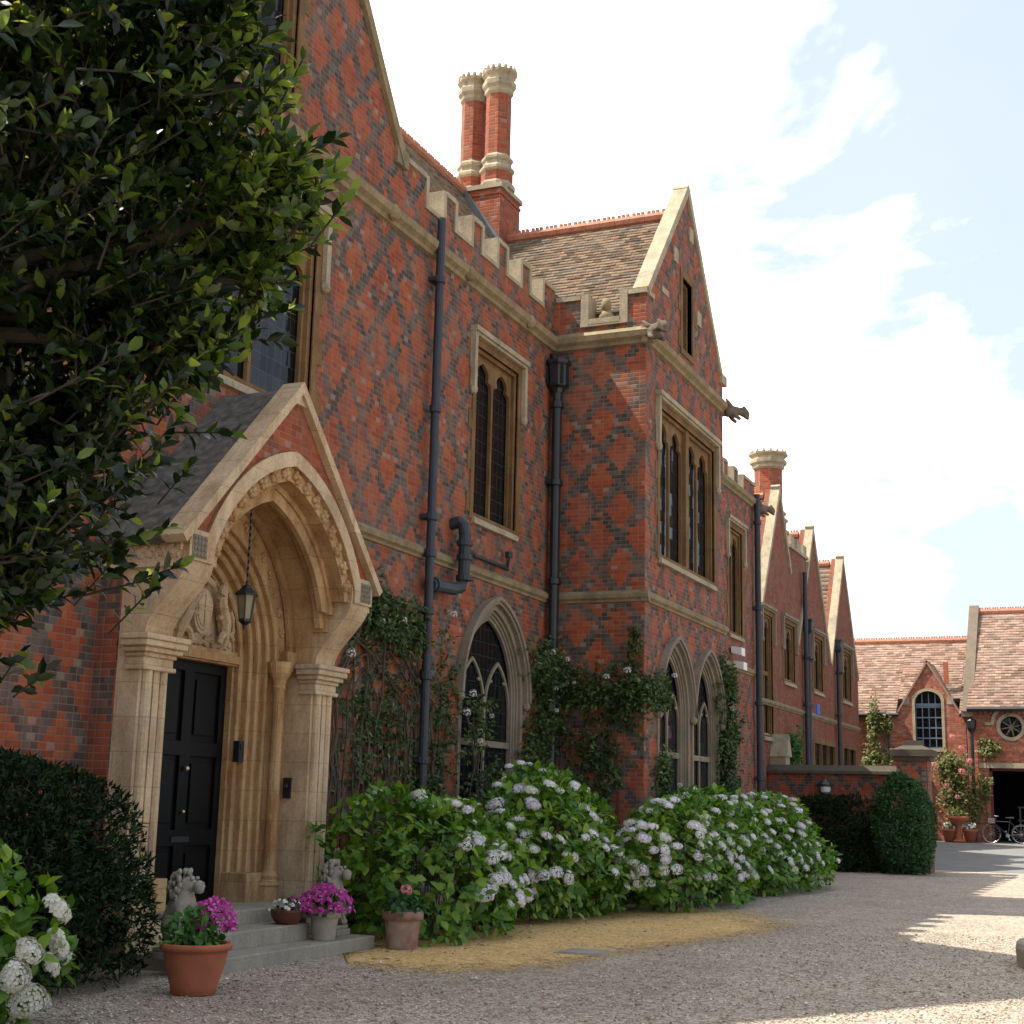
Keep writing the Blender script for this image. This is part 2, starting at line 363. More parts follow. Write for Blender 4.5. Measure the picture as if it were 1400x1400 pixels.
# ------------------------------------------------------------------ mesh helpers
class MB:
    def __init__(s): s.v, s.f = [], []
    def add(s, vs, fs):
        o = len(s.v)
        s.v += [tuple(p) for p in vs]
        s.f += [tuple(i + o for i in q) for q in fs]
        return s
    def box(s, x0, x1, y0, y1, z0, z1):
        return s.add([(x0, y0, z0), (x1, y0, z0), (x1, y1, z0), (x0, y1, z0), (x0, y0, z1), (x1, y0, z1), (x1, y1, z1), (x0, y1, z1)],
                     [(0, 3, 2, 1), (4, 5, 6, 7), (0, 1, 5, 4), (1, 2, 6, 5), (2, 3, 7, 6), (3, 0, 4, 7)])
    def plate(s, loops, w0, w1, ax='X'):
        """flat polygon with holes; ax X: (u,v)=(y,z), w=x; ax Y: (u,v)=(x,z), w=y; ax Z: (x,y), w=z"""
        mp = {'X': lambda u, v, w: (w, u, v), 'Y': lambda u, v, w: (u, w, v), 'Z': lambda u, v, w: (u, v, w)}[ax]
        flat = [p for l in loops for p in l]
        tris = tessellate_polygon([[Vector((p[0], p[1], 0)) for p in l] for l in loops])
        n = len(flat)
        vs = [mp(p[0], p[1], w1) for p in flat] + [mp(p[0], p[1], w0) for p in flat]
        fs = [tuple(t) for t in tris] + [(t[2] + n, t[1] + n, t[0] + n) for t in tris]
        o = 0
        for l in loops:
            k = len(l)
            for i in range(k):
                a, b = o + i, o + (i + 1) % k
                fs.append((a, b, b + n, a + n))
            o += k
        return s.add(vs, fs)
    def tube(s, pts, r, n=10, cap=True):
        pts = [Vector(p) for p in pts]
        rs = r if isinstance(r, (list, tuple)) else [r] * len(pts)
        vs, fs = [], []
        up = Vector((.31, .17, .93))
        for i, p in enumerate(pts):
            d = (pts[min(i + 1, len(pts) - 1)] - pts[max(i - 1, 0)])
            d = d.normalized() if d.length > 1e-9 else Vector((0, 0, 1))
            a = d.cross(up)
            if a.length < .05: a = d.cross(Vector((1, 0, 0)))
            a.normalize(); b = d.cross(a)
            for j in range(n):
                t = 2 * math.pi * j / n
                vs.append(p + (a * math.cos(t) + b * math.sin(t)) * rs[i])
        for i in range(len(pts) - 1):
            for j in range(n):
                k = (j + 1) % n
                fs.append((i * n + j, i * n + k, (i + 1) * n + k, (i + 1) * n + j))
        if cap:
            fs.append(tuple(range(n - 1, -1, -1))); fs.append(tuple(range((len(pts) - 1) * n, len(pts) * n)))
        return s.add(vs, fs)
    def lathe(s, prof, c, n=24, rot=0, sx=1, sy=1):
        vs, fs = [], []
        for r, z in prof:
            for j in range(n):
                t = 2 * math.pi * j / n + rot
                vs.append((c[0] + sx * r * math.cos(t), c[1] + sy * r * math.sin(t), c[2] + z))
        for i in range(len(prof) - 1):
            for j in range(n):
                k = (j + 1) % n
                fs.append((i * n + j, i * n + k, (i + 1) * n + k, (i + 1) * n + j))
        fs.append(tuple(range(n - 1, -1, -1))); fs.append(tuple(range((len(prof) - 1) * n, len(prof) * n)))
        return s.add(vs, fs)
    def blob(s, c, r, n=8, m=5):
        rx, ry, rz = r if hasattr(r, '__len__') else (r, r, r)
        vs, fs = [(c[0], c[1], c[2] - rz)], []
        for i in range(1, m):
            a = -math.pi / 2 + math.pi * i / m
            for j in range(n):
                t = 2 * math.pi * j / n
                vs.append((c[0] + rx * math.cos(a) * math.cos(t), c[1] + ry * math.cos(a) * math.sin(t), c[2] + rz * math.sin(a)))
        vs.append((c[0], c[1], c[2] + rz))
        for j in range(n):
            fs.append((0, 1 + (j + 1) % n, 1 + j))
            for i in range(m - 2):
                a, b = 1 + i * n + j, 1 + i * n + (j + 1) % n
                fs.append((a, b, b + n, a + n))
            fs.append((1 + (m - 2) * n + j, 1 + (m - 2) * n + (j + 1) % n, len(vs) - 1))
        return s.add(vs, fs)
    def build(s, name, m, parent=None, smooth=False, bevel=0, fixn=True):
        me = bpy.data.meshes.new(name)
        bm = bmesh.new()
        bv = [bm.verts.new(p) for p in s.v]
        for q in s.f:
            try: bm.faces.new([bv[i] for i in q])
            except ValueError: pass
        if fixn: bmesh.ops.recalc_face_normals(bm, faces=bm.faces)
        if bevel:
            es = [e for e in bm.edges if len(e.link_faces) == 2 and e.calc_face_angle(0) > .6]
            bmesh.ops.bevel(bm, geom=es, offset=bevel, segments=2, profile=.5, affect='EDGES', clamp_overlap=True)
        uvl = bm.loops.layers.uv.new('UVMap')
        for f in bm.faces:
            nx, ny, nz = map(abs, f.normal)
            f.smooth = smooth
            for l in f.loops:
                c = l.vert.co
                if nx >= ny and nx >= nz * .7: l[uvl].uv = (c.y, c.z)
                elif ny >= nz * .7: l[uvl].uv = (c.x, c.z)
                else: l[uvl].uv = (c.y, c.x)
        bm.to_mesh(me); bm.free()
        me.materials.append(m)
        o = bpy.data.objects.new(name, me)
        COL.objects.link(o)
        if parent: setp(o, parent)
        return o


def setp(o, parent):
    o.parent = parent
    if parent.type == 'EMPTY': o.matrix_parent_inverse = Matrix.Translation(parent.location).inverted()


def tag(o, label=None, cat=None, group=None, kind=None):
    if label: o['label'] = label
    if cat: o['category'] = cat
    if group: o['group'] = group
    if kind: o['kind'] = kind
    return o


def thing(name, loc, label, cat, group=None):
    o = bpy.data.objects.new(name, None)
    o.empty_display_size = .2
    COL.objects.link(o)
    o.location = loc
    return tag(o, label, cat, group)


def arc_pts(a, c, zs, t0=0.0, n=14):
    """right-to-apex points of a pointed arch of half width a, centre offset c, springing zs (u,v relative)"""
    R = a + c
    phi = math.acos(c / R)
    return [(-c + R * math.cos(t0 + (phi - t0) * i / n), zs + R * math.sin(t0 + (phi - t0) * i / n)) for i in range(n + 1)]


def arch_loop(uc, a, c, zs, z0, n=14):
    rt = arc_pts(a, c, zs, 0, n)
    lf = [(-u, v) for u, v in rt[:-1]][::-1]
    pts = [(a, z0)] + rt + lf + [(-a, z0)]
    return [(uc + u, v) for u, v in pts]


def arch_band(uc, a0, a1, c, zs, z0, n=14, z1=None):
    """closed polygon of the band between two concentric arches, legs down to z0"""
    o = arch_loop(uc, a1, c, zs, z0, n)
    i = arch_loop(uc, a0, c, zs, z0, n)
    return o + i[::-1]


def cusped(uc, a, zs, z0, h, n=16):
    """pointed light with two cusps"""
    c = max(0.0, (h * h - a * a) / (2 * a))
    rt = []
    R = a + c; phi = math.acos(c / R)
    for i in range(n + 1):
        t = phi * i / n
        k = i / n
        d = .30 * a * math.exp(-((k - .42) / .10) ** 2)
        rt.append((-c + (R - d) * math.cos(t), zs + (R - d) * math.sin(t)))
    lf = [(-u, v) for u, v in rt[:-1]][::-1]
    return [(uc + u, v) for u, v in [(a, z0)] + rt + lf + [(-a, z0)]]


def rect(u0, u1, v0, v1): return [(u0, v0), (u1, v0), (u1, v1), (u0, v1)]


def np_mesh(name, V, F, m, parent=None, smooth=False):
    """fast mesh from numpy arrays; F (n,k)"""
    me = bpy.data.meshes.new(name)
    nf, k = F.shape
    me.vertices.add(len(V)); me.vertices.foreach_set('co', V.astype(np.float32).ravel())
    me.loops.add(nf * k); me.loops.foreach_set('vertex_index', F.astype(np.int32).ravel())
    me.polygons.add(nf); me.polygons.foreach_set('loop_start', np.arange(0, nf * k, k, dtype=np.int32))
    if smooth: me.polygons.foreach_set('use_smooth', np.ones(nf, dtype=bool))
    me.update(calc_edges=True)
    me.materials.append(m)
    o = bpy.data.objects.new(name, me)
    COL.objects.link(o)
    if parent: setp(o, parent)
    return o


def nrm(a): return a / np.maximum(np.linalg.norm(a, axis=-1, keepdims=True), 1e-9)


# leaf outlines: x across, y along, z lift; quads
LEAF = (np.array([(0, 0, 0), (.36, .28, .07), (0, .30, 0), (-.36, .28, .07), (.40, .62, .05), (0, .64, -.02), (-.40, .62, .05), (0, 1, -.10)], float),
        np.array([(0, 1, 2, 2), (0, 2, 3, 3), (1, 4, 5, 2), (3, 2, 5, 6), (4, 7, 5, 5), (6, 5, 7, 7)]))
LEAF_T = np.array([(0, 1, 2), (0, 2, 3), (1, 4, 5), (1, 5, 2), (3, 2, 5), (3, 5, 6), (4, 7, 5), (6, 5, 7)])
SPRIG_V = np.array([(0, 0, 0), (.5, .35, .04), (0, 1, -.05), (-.5, .35, .04)], float)
SPRIG_T = np.array([(0, 1, 2), (0, 2, 3)])


def leaves(name, P, D, Nn, L, Wd, m, parent=None, simple_leaf=False):
    """P base points, D growing direction, Nn face normal hint"""
    T, Ft = (SPRIG_V, SPRIG_T) if simple_leaf else (LEAF[0], LEAF_T)
    n = len(P)
    D = nrm(D); X = nrm(np.cross(D, Nn)); Z = np.cross(X, D)
    L = np.broadcast_to(np.asarray(L, float), (n,)); Wd = np.broadcast_to(np.asarray(Wd, float), (n,))
    V = (P[:, None] + X[:, None] * (T[None, :, 0:1] * Wd[:, None, None]) + D[:, None] * (T[None, :, 1:2] * L[:, None, None])
         + Z[:, None] * (T[None, :, 2:3] * L[:, None, None]))
    F = Ft[None] + (np.arange(n) * len(T))[:, None, None]
    return np_mesh(name, V.reshape(-1, 3), F.reshape(-1, 3), m, parent, smooth=False)


def rdir(n):
    return nrm(rng.normal(size=(n, 3)))


def lump(d, seed, amp=.18, fr=2.3):
    """smooth bumpy radius factor on directions"""
    r = np.random.default_rng(seed)
    out = np.ones(len(d))
    for i in range(7):
        k = r.normal(size=3) * fr * (1 + i * .25)
        out += amp / (1 + i * .5) * np.sin(d @ k + r.uniform(0, 6.3))
    return out


def hull_points(n, c, rad, seed, zmin=0.02, shell=.35, power=2.6, amp=.12):
    """points in the outer shell of a lumpy super-ellipsoid; returns points and outward normals"""
    d = rdir(n)
    d[:, 2] = np.where(d[:, 2] < -.85, -d[:, 2], d[:, 2])
    s = (np.abs(d) ** power).sum(1) ** (-1 / power)
    rr = s * lump(d, seed, amp) * (1 - shell * rng.random(n) ** 2)
    P = np.array(c) + d * rr[:, None] * np.array(rad)
    N = nrm(d / np.array(rad))
    k = P[:, 2] > zmin
    return P[k], N[k]


def skin_mesh(name, pts, edges, radii, m, parent=None, sub=2, post=None):
    me = bpy.data.meshes.new(name + '_cage')
    me.from_pydata(pts, edges, [])
    o = bpy.data.objects.new(name + '_cage', me)
    COL.objects.link(o)
    sk = o.modifiers.new('skin', 'SKIN')
    for i, r in enumerate(radii):
        rr = r if hasattr(r, '__len__') else (r, r)
        me.skin_vertices[0].data[i].radius = rr
    me.skin_vertices[0].data[0].use_root = True
    sb = o.modifiers.new('sub', 'SUBSURF'); sb.levels = sub; sb.render_levels = sub
    dg = bpy.context.evaluated_depsgraph_get()
    dg.update()
    nm = bpy.data.meshes.new_from_object(o.evaluated_get(dg))
    bpy.data.objects.remove(o); bpy.data.meshes.remove(me)
    nm.name = name
    nm.materials.clear(); nm.materials.append(m)
    for p in nm.polygons: p.use_smooth = True
    ob = bpy.data.objects.new(name, nm)
    COL.objects.link(ob)
    if parent: setp(ob, parent)
    return ob


def bar(mb, p0, p1, w, h):
    """square bar between points: w horizontal-ish, h the other way"""
    p0, p1 = Vector(p0), Vector(p1)
    d = (p1 - p0).normalized()
    a = d.cross(Vector((0, 0, 1)))
    if a.length < .01: a = Vector((1, 0, 0))
    a.normalize(); b = a.cross(d)
    vs = []
    for p in (p0, p1):
        for sx, sy in ((-1, -1), (1, -1), (1, 1), (-1, 1)): vs.append(p + a * sx * w / 2 + b * sy * h / 2)
    mb.add(vs, [(0, 1, 2, 3), (7, 6, 5, 4), (0, 4, 5, 1), (1, 5, 6, 2), (2, 6, 7, 3), (3, 7, 4, 0)])


def tile_roof(name, e0, e1, r0, r1, m, parent, tw=.165, ex=.105, jit=.012):
    """plain tiles laid in courses over the sloping quad eave e0-e1, ridge r0-r1 (real overlapping slips)"""
    e0, e1, r0, r1 = map(lambda p: np.array(p, float), (e0, e1, r0, r1))
    Ls = np.linalg.norm((r0 + r1) / 2 - (e0 + e1) / 2)
    nc = max(2, int(Ls / ex))
    nv = nrm(np.cross(e1 - e0, r0 - e0)[None])[0]
    if nv[2] < 0: nv = -nv
    V, F = [], []
    for i in range(nc):
        a, b = i / nc, min(1.0, (i + 1.25) / nc)
        A0, A1 = e0 + (r0 - e0) * a, e1 + (r1 - e1) * a
        B0, B1 = e0 + (r0 - e0) * b, e1 + (r1 - e1) * b
        wl = np.linalg.norm(A1 - A0)
        nt_ = max(1, int(wl / tw))
        off = .5 * (i % 2)
        us = np.clip((np.arange(nt_ + 2) - off) / nt_, 0, 1)
        for j in range(nt_ + 1):
            u0, u1 = us[j], us[j + 1]
            if u1 - u0 < 1e-4: continue
            u1 -= .004 / max(wl, 1) * 1
            lift = .016 + rng.uniform(-.4, 1) * jit
            drop = rng.uniform(-.5, .5) * .012
            p = [A0 + (A1 - A0) * u0, A0 + (A1 - A0) * u1, B0 + (B1 - B0) * u1, B0 + (B1 - B0) * u0]
            sl = (B0 - A0); sl = sl / np.linalg.norm(sl)
            q = [p[0] + nv * lift + sl * drop, p[1] + nv * lift + sl * drop, p[2] + nv * .002, p[3] + nv * .002]
            lo = [p[0] + sl * drop, p[1] + sl * drop]
            o = len(V)
            V += q + lo
            F += [(o, o + 1, o + 2, o + 3), (o + 4, o + 5, o + 1, o)]
    return np_mesh(name, np.array(V), np.array(F), m, parent)


def ridge_tiles(name, p0, p1, parent, r=.10, m=None):
    mb = MB()
    p0, p1 = Vector(p0), Vector(p1)
    L = (p1 - p0).length; n = max(1, int(L / .3))
    for i in range(n):
        a, b = p0 + (p1 - p0) * (i / n), p0 + (p1 - p0) * ((i + .985) / n)
        mb.tube([a, b], [r, r * 1.04], 8)
        for q in (.2, .5, .8):
            c = a + (b - a) * q + Vector((0, 0, r))
            mb.box(c.x - .03, c.x + .03, c.y - .03, c.y + .03, c.z - .02, c.z + .06)
    return mb.build(name, m or RIDGE, parent)


# ------------------------------------------------------------------ ground
def struct(o): o['kind'] = 'structure'; return o


gm = gravel_mat('courtyard_gravel', ((0, (.15, .105, .07)), (.25, (.39, .30, .215)), (.6, (.53, .435, .335)), (.85, (.64, .55, .45)), (1, (.78, .72, .63))), (.86, 1.14))
ym = gravel_mat('yellow_gravel', ((0, (.36, .20, .06)), (.35, (.66, .41, .145)), (.8, (.80, .54, .22)), (1, (.88, .70, .42))), (.9, 1.12), alpha=True, dm=.18)

mb = MB()
xs = [-700, -60, 60, 700]; ys = [-600, -40, 43.2]
vs = [(x, y, 0) for y in ys for x in xs]
fs = [(j * 4 + i, j * 4 + i + 1, j * 4 + i + 5, j * 4 + i + 4) for j in range(2) for i in range(3)]
mb.add(vs, fs)
struct(mb.build('gravel_ground', gm, fixn=False))
mb = MB()
vs = [(x, y, z) for y, z in ((43.2, 0.003), (57, .54), (75, .56), (900, .6)) for x in xs]
fs = [(j * 4 + i, j * 4 + i + 1, j * 4 + i + 5, j * 4 + i + 4) for j in range(3) for i in range(3)]
mb.add(vs, fs)
struct(mb.build('tarmac_road', TARMAC, fixn=False))

# patch of fresh yellow gravel with a ragged edge
front = [(-8.0, 14.9), (-7.75, 13.6), (-7.3, 12.75), (-6.4, 12.45), (-5.75, 12.75), (-5.35, 13.6), (-5.2, 15.4), (-4.85, 17.4), (-4.45, 19.3), (-4.35, 21.3)]
back = [(-9.3, 15.0), (-9.2, 15.5), (-9.1, 16), (-9.0, 16.8), (-8.9, 17.6), (-8.6, 19), (-8.2, 20.5), (-7.6, 22), (-7, 23.2), (-5.6, 23.6)]
V, F, E = [], [], []
nn = 8
for i in range(len(front)):
    for j in range(nn + 1):
        t = j / nn
        f_, b_ = np.array(front[i]), np.array(back[i])
        p = f_ + (b_ - f_) * t
        V.append((p[0], p[1], .005))
        ed = min(1.0, t * 3.6) * min(1.0, (len(front) - 1 - i) / 1.2) * min(1.0, (i + .2) / 1.0)
        E.append(ed)
for i in range(len(front) - 1):
    for j in range(nn):
        a = i * (nn + 1) + j
        F.append((a, a + 1, a + nn + 2, a + nn + 1))
yp = np_mesh('yellow_gravel_ground', np.array(V), np.array(F), ym)
at = yp.data.attributes.new('edge', 'FLOAT', 'POINT')
at.data.foreach_set('value', np.array(E, np.float32))
struct(yp)

# ------------------------------------------------------------------ main house
XW = -9.6          # face of the front wall
XB = -7.81         # face of the bay
YB = 23.5          # side of the bay that faces us
YC = 13.3          # centre of the porch and of the big gable

house = thing('brick_house', (-10, 20, 0), 'long red brick Tudor style house with diamond patterned walls, stone porch and projecting gabled bay', 'house')


def traceried(parent, ax, u0, u1, v0, v1, w, lights, sign=1, hood=True, groups=1, transom=None, stone=None, hoodm=None):
    """square-headed stone window in a wall face at w; sign = outward direction along the w axis"""
    st = stone or STONE_W
    mb = MB()
    def pl(loops, a, b):
        a, b = (q * .55 if q < 0 else q for q in (a, b))
        mb.plate(loops, w + sign * min(a, b), w + sign * max(a, b), ax)
    b = .13
    pl([rect(u0 - b, u1 + b, v0 - .10, v1 + b), rect(u0, u1, v0, v1)], -.05, .022)
    # long-and-short quoins
    z = v0; i = 0
    while z < v1 - .1:
        e = .12 if i % 2 == 0 else .0
        h_ = min(.32, v1 - z)
        if e:
            pl([rect(u0 - b - e, u0 - b, z, z + h_)], -.05, .015); pl([rect(u1 + b, u1 + b + e, z, z + h_)], -.05, .015)
        z += .34; i += 1
    pl([rect(u0, u1, v0, v1), rect(u0 + .07, u1 - .07, v0, v1 - .07)], -.16, -.06)
    gw = (u1 - u0 - .14) / groups
    holes = []
    for k in range(groups):
        a0 = u0 + .07 + k * gw
        a1 = a0 + gw
        if groups > 1:
            if k > 0: a0 += .09
            if k < groups - 1: a1 -= .09
        n = lights // groups
        lw = (a1 - a0 - .05) / n
        for i in range(n):
            c = a0 + .025 + lw * (i + .5)
            hw = lw / 2 - .032
            if transom:
                holes.append(cusped(c, hw, v1 - .12 - hw * 1.5, transom + .06, hw * 1.35))
                holes.append(rect(c - hw, c + hw, v0 + .03, transom - .06))
            else:
                holes.append(cusped(c, hw, v1 - .12 - hw * 1.5, v0 + .03, hw * 1.35))
    pl([rect(u0, u1, v0, v1)] + holes, -.27, -.165)
    if groups > 1:
        for k in range(1, groups):
            c = u0 + .07 + k * gw
            pl([rect(c - .10, c + .10, v0, v1)], -.165, -.02)
    o = mb.build('window', st, parent)
    mb = MB(); mb.plate([rect(u0, u1, v0, v1)], w + sign * -.185, w + sign * -.165, ax); mb.build('pane', GLASS, o)
    mb = MB()
    if ax == 'X': s0 = [(w - .2, v0 + .10), (w - .1, v0 + .06), (w + .07, v0 - .10), (w + .07, v0 - .17), (w - .2, v0 - .17)]
    else: s0 = [(w + .2, v0 + .10), (w + .1, v0 + .06), (w - .07, v0 - .10), (w - .07, v0 - .17), (w + .2, v0 - .17)]
    if ax == 'X': mb.plate([s0], u0 - .03, u1 + .03, 'Y')
    else: mb.plate([s0], u0 - .03, u1 + .03, 'X')
    mb.build('sill', STONE_G, o)
    if hood:
        mb = MB()
        h = .13; d = .13
        H = [(u0 - b - .1, v1 - .75), (u0 - b - .1, v1 + b + .10), (u1 + b + .1, v1 + b + .10), (u1 + b + .1, v1 - .75),
             (u1 + b, v1 - .75), (u1 + b, v1 + b), (u0 - b, v1 + b), (u0 - b, v1 - .75)]
        pl2 = lambda l, a, c: mb.plate(l, w + sign * a, w + sign * c, ax)
        pl2([H], .0, d * .7)
        H2 = [(u0 - b - .12, v1 + b + .05), (u0 - b - .12, v1 + b + .135), (u1 + b + .12, v1 + b + .135), (u1 + b + .12, v1 + b + .05)]
        pl2([H2], .001, d)
        for uu in (u0 - b - .05, u1 + b + .05):
            c = (w + sign * .05, uu, v1 - .80) if ax == 'X' else (uu, w + sign * .05, v1 - .80)
            mb.blob(c, (.075, .075, .085))
        mb.build('hood_mould', hoodm or STONE_G, o)
    return o


def arched(parent, ax, uc, a, zs, z0, w, sign=1, c=None, lights=2, transom=None):
    """pointed ground-floor window: stepped orders, hood, tracery"""
    c = a * .55 if c is None else c
    mb = MB()
    def pl(loops, x0, x1):
        x0, x1 = (q * .55 if q < 0 else q for q in (x0, x1))
        mb.plate(loops, w + sign * min(x0, x1), w + sign * max(x0, x1), ax)
    pl([arch_band(uc, a + .14, a + .24, c, zs, z0)], -.08, .02)
    pl([arch_band(uc, a + .09, a + .16, c, zs, z0)], -.14, -.05)
    pl([arch_band(uc, a + .04, a + .11, c, zs, z0)], -.20, -.11)
    mb.build('outer_order', STONE_DK, parent)
    mb = MB()
    pl([arch_band(uc, a - .02, a + .06, c, zs, z0)], -.24, -.15)
    # tracery: two slim lancets, transom, small cusps
    lw = (2 * a) / lights
    th = .05
    for i in range(lights):
        cu = uc - a + lw * (i + .5)
        pl([arch_band(cu, lw / 2 - th * .7, lw / 2 + th * .35, lw * .45, zs - .25, z0, 10)], -.27 - .01 * i, -.21 - .004 * i)
        R = lw / 2 + lw * .45
        for sg in (-1, 1):
            t = .62
            u_, v_ = sg * (-lw * .45 + (R - .06) * math.cos(t)), zs - .25 + (R - .06) * math.sin(t)
            q = (w + sign * -.135, cu + u_, v_)
            mb.blob(q if ax == 'X' else (q[1], q[0], q[2]), (.03, .075, .035), 6, 4)
    if transom: pl([rect(uc - a, uc + a, transom - .05, transom + .05)], -.255, -.195)
    o = mb.build('window', STONE_DK, parent)
    mb = MB(); mb.plate([arch_loop(uc, a + .02, c, zs, z0)], w + sign * -.19, w + sign * -.165, ax); mb.build('pane', GLASS, o)
    mb = MB()
    mb.plate([arch_band(uc, a + .235, a + .33, c, zs, zs - .05)], w, w + sign * .10, ax)
    mb.plate([arch_band(uc, a + .29, a + .355, c, zs, zs - .02)], w + sign * .001, w + sign * .135, ax)
    for s in (-1, 1):
        uu = uc + s * (a + .29)
        mb.blob((w + sign * .06, uu, zs - .08) if ax == 'X' else (uu, w + sign * .06, zs - .08), (.08, .08, .08))
    mb.build('hood_mould', STONE_DK, o)
    return o


# --- the long front wall, one sheet of brick with crenels, gable and openings
def crenels(y0, y1, start, top, bot, pitch=1.02, gap=.70):
    pts = []
    y = start
    while y + gap < y1:
        pts += [(y, top), (y, bot), (y + gap, bot), (y + gap, top)]
        y += pitch
    return pts


TOP, BOT = 11.0, 10.53
cre1 = crenels(17.3, 23.2, 18.14, TOP, BOT)
cre2 = crenels(28.9, 38.0, 29.5, TOP - .5, BOT - .42)
GA = 16.55       # apex of the big gable
outline = [(0.0, 0.0), (38.6, 0.0), (38.6, TOP - .5)] + cre2[::-1] + [(28.75, TOP - .5), (28.75, 10.3), (23.75, 10.3), (23.75, TOP)] + cre1[::-1] + \
          [(17.3, TOP), (YC, GA), (9.3, TOP), (0, TOP)]
attic = (YC - 1.05, YC + 1.1, 10.45, 12.7)
ff0 = (YC - 1.75, YC + 1.85, 6.5, 9.05)
ff1 = (20.15, 21.85, 6.15, 8.95)
lw1 = (35.75, 37.1, 6.1, 8.85)
gfa = dict(uc=21.1, a=1.0, zs=3.30, z0=1.2)
DOOR = arch_loop(YC, 1.15, .444, 3.15, .3)
holes = [rect(*attic), rect(*ff0), rect(*ff1), rect(*lw1), arch_loop(gfa['uc'], gfa['a'] + .20, .3, gfa['zs'], gfa['z0']), DOOR]
mb = MB(); mb.plate([outline] + holes, XW - .40, XW, 'X')
front_wall = mb.build('front_wall', BRICK, house)

traceried(house, 'X', *attic, XW, 3, hood=False)
traceried(house, 'X', *ff0, XW, 3)
traceried(house, 'X', *ff1, XW, 2)
traceried(house, 'X', *lw1, XW, 2)
arched(house, 'X', gfa['uc'], gfa['a'], gfa['zs'], gfa['z0'], XW, c=.3, transom=2.55)
# dark rooms behind the glass
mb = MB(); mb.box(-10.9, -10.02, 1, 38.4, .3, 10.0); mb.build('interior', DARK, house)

# stone lining of the crenels
def line_crenels(cre, x, thick=.40):
    for i in range(0, len(cre), 4):
        (a, t), (_, b), (c, _), _ = cre[i:i + 4]
        mb = MB()
        mb.plate([[(a, t + .07), (a, b), (c, b), (c, t + .07), (c - .09, t + .07), (c - .09, b + .07), (a + .09, b + .07), (a + .09, t + .07)]], x - thick - .028, x + .028, 'X')
        mb.build('embrasure', STONE_G, house)
        nxt = cre[i + 4][0] if i + 4 < len(cre) else None
        if nxt: MB().box(x - thick - .035, x + .035, c + .006, nxt - .006, t + .003, t + .085).build('merlon_cap', STONE_G, house)
line_crenels(cre1, XW); line_crenels(cre2, XW)
for a, b, z in ((17.32, cre1[0][0] - .006, TOP), (cre1[-1][0] + .006, 23.46, TOP), (28.8, cre2[0][0] - .006, TOP - .5), (cre2[-1][0] + .006, 38.63, TOP - .5)):
    MB().box(XW - .44, XW + .035, a, b, z + .003, z + .085).build('parapet_coping', STONE_G, house)

# gable coping
def coping(mb, u0, v0, u1, v1, x0, x1, t=.16, up=.04):
    d = Vector((u1 - u0, v1 - v0)).normalized(); n = Vector((-d.y, d.x))
    if n.y < 0: n = -n
    A = [Vector((u0, v0)) - n * (t - up), Vector((u1, v1)) - n * (t - up), Vector((u1, v1)) + n * up, Vector((u0, v0)) + n * up]
    mb.plate([[(p.x, p.y) for p in A]], x0, x1, 'X')
mb = MB()
coping(mb, 17.45, 10.9, YC - .05, GA + .15, XW - .45, XW + .07)
coping(mb, 9.15, 10.9, YC + .05, GA + .15, XW - .452, XW + .068)
mb.box(XW - .44, XW + .05, 17.15, 17.5, 10.85, 11.12)
mb.build('gable_coping', STONE_M, house)


def moulding(mb, y0, y1, x, z, ax='X', k=1.0, sgn=1):
    """cornice profile running along y (ax X) or x (ax Y)"""
    prof = [(0, 0), (.05, .01), (.06, .07), (.13, .12), (.15, .22), (.12, .25), (0, .34)]
    pts = [(x + sgn * p * k, z + q * k) for p, q in prof]
    pts = [(x - sgn * .05, z)] + pts + [(x - sgn * .05, z + .34 * k)]
    mb.plate([pts], y0, y1, 'Y' if ax == 'X' else 'X')


mb = MB()
moulding(mb, 0, 23.5, XW, 9.83)
moulding(mb, 28.7, 38.75, XW, 9.83)
moulding(mb, XW, XB + .149, YB, 9.833, 'Y', sgn=-1)
moulding(mb, YB - .1, 28.8, XB, 9.836)
rr = random.Random(3)
for y in (17.0, 19.6, 22.1):      # carved stops under the cornice
    mb.blob((XW + .1, y, 9.98), (.1, .13, .13))
mb.build('cornice', STONE_M, house)
mb = MB()
moulding(mb, 15.4, 23.5, XW, 5.12, k=.62)
moulding(mb, 0, 11.2, XW, 5.12, k=.62)
moulding(mb, 28.7, 38.7, XW, 5.12, k=.62)
moulding(mb, XW, XB + .09, YB, 5.122, 'Y', k=.62, sgn=-1)
moulding(mb, YB - .06, 28.78, XB, 5.125, k=.62)
mb.build('string_course', STONE_M, house)

# --- the bay
BG = [(YB, 0), (28.7, 0), (28.7, 10.62), (28.5, 10.62), (26.05, 13.78), (YB, 10.8)]
bw = (24.3, 27.95, 6.1, 8.85)
slit = (25.72, 26.38, 10.42, 11.9)
b1 = dict(uc=25.2, a=.74, zs=3.30, z0=1.2); b2 = dict(uc=27.3, a=.72, zs=3.30, z0=1.2)
mb = MB()
mb.plate([BG, rect(*bw), rect(*slit)] + [arch_loop(q['uc'], q['a'] + .20, .36, q['zs'], q['z0']) for q in (b1, b2)], XB - .22, XB, 'X')
mb.build('bay_front', BRICK, house)
EMB = (-8.98, -8.25, 10.42)
mb = MB()
mb.plate([[(XW, 0), (XB - .22, 0), (XB - .22, 10.8), (EMB[1], 10.8), (EMB[1], EMB[2]), (EMB[0], EMB[2]), (EMB[0], 10.8), (XW, 10.8)]], YB, YB + .38, 'Y')
mb.build('bay_side', BRICK, house)
mb = MB(); mb.plate([[(XW, 0), (XB - .22, 0), (XB - .22, 10.6), (XW, 10.6)]], 28.32, 28.7, 'Y'); mb.build('bay_side', BRICK, house)
mb = MB(); mb.box(XW - .3, XB - .42, 23.92, 28.28, .3, 10.2); mb.build('interior', DARK, house)
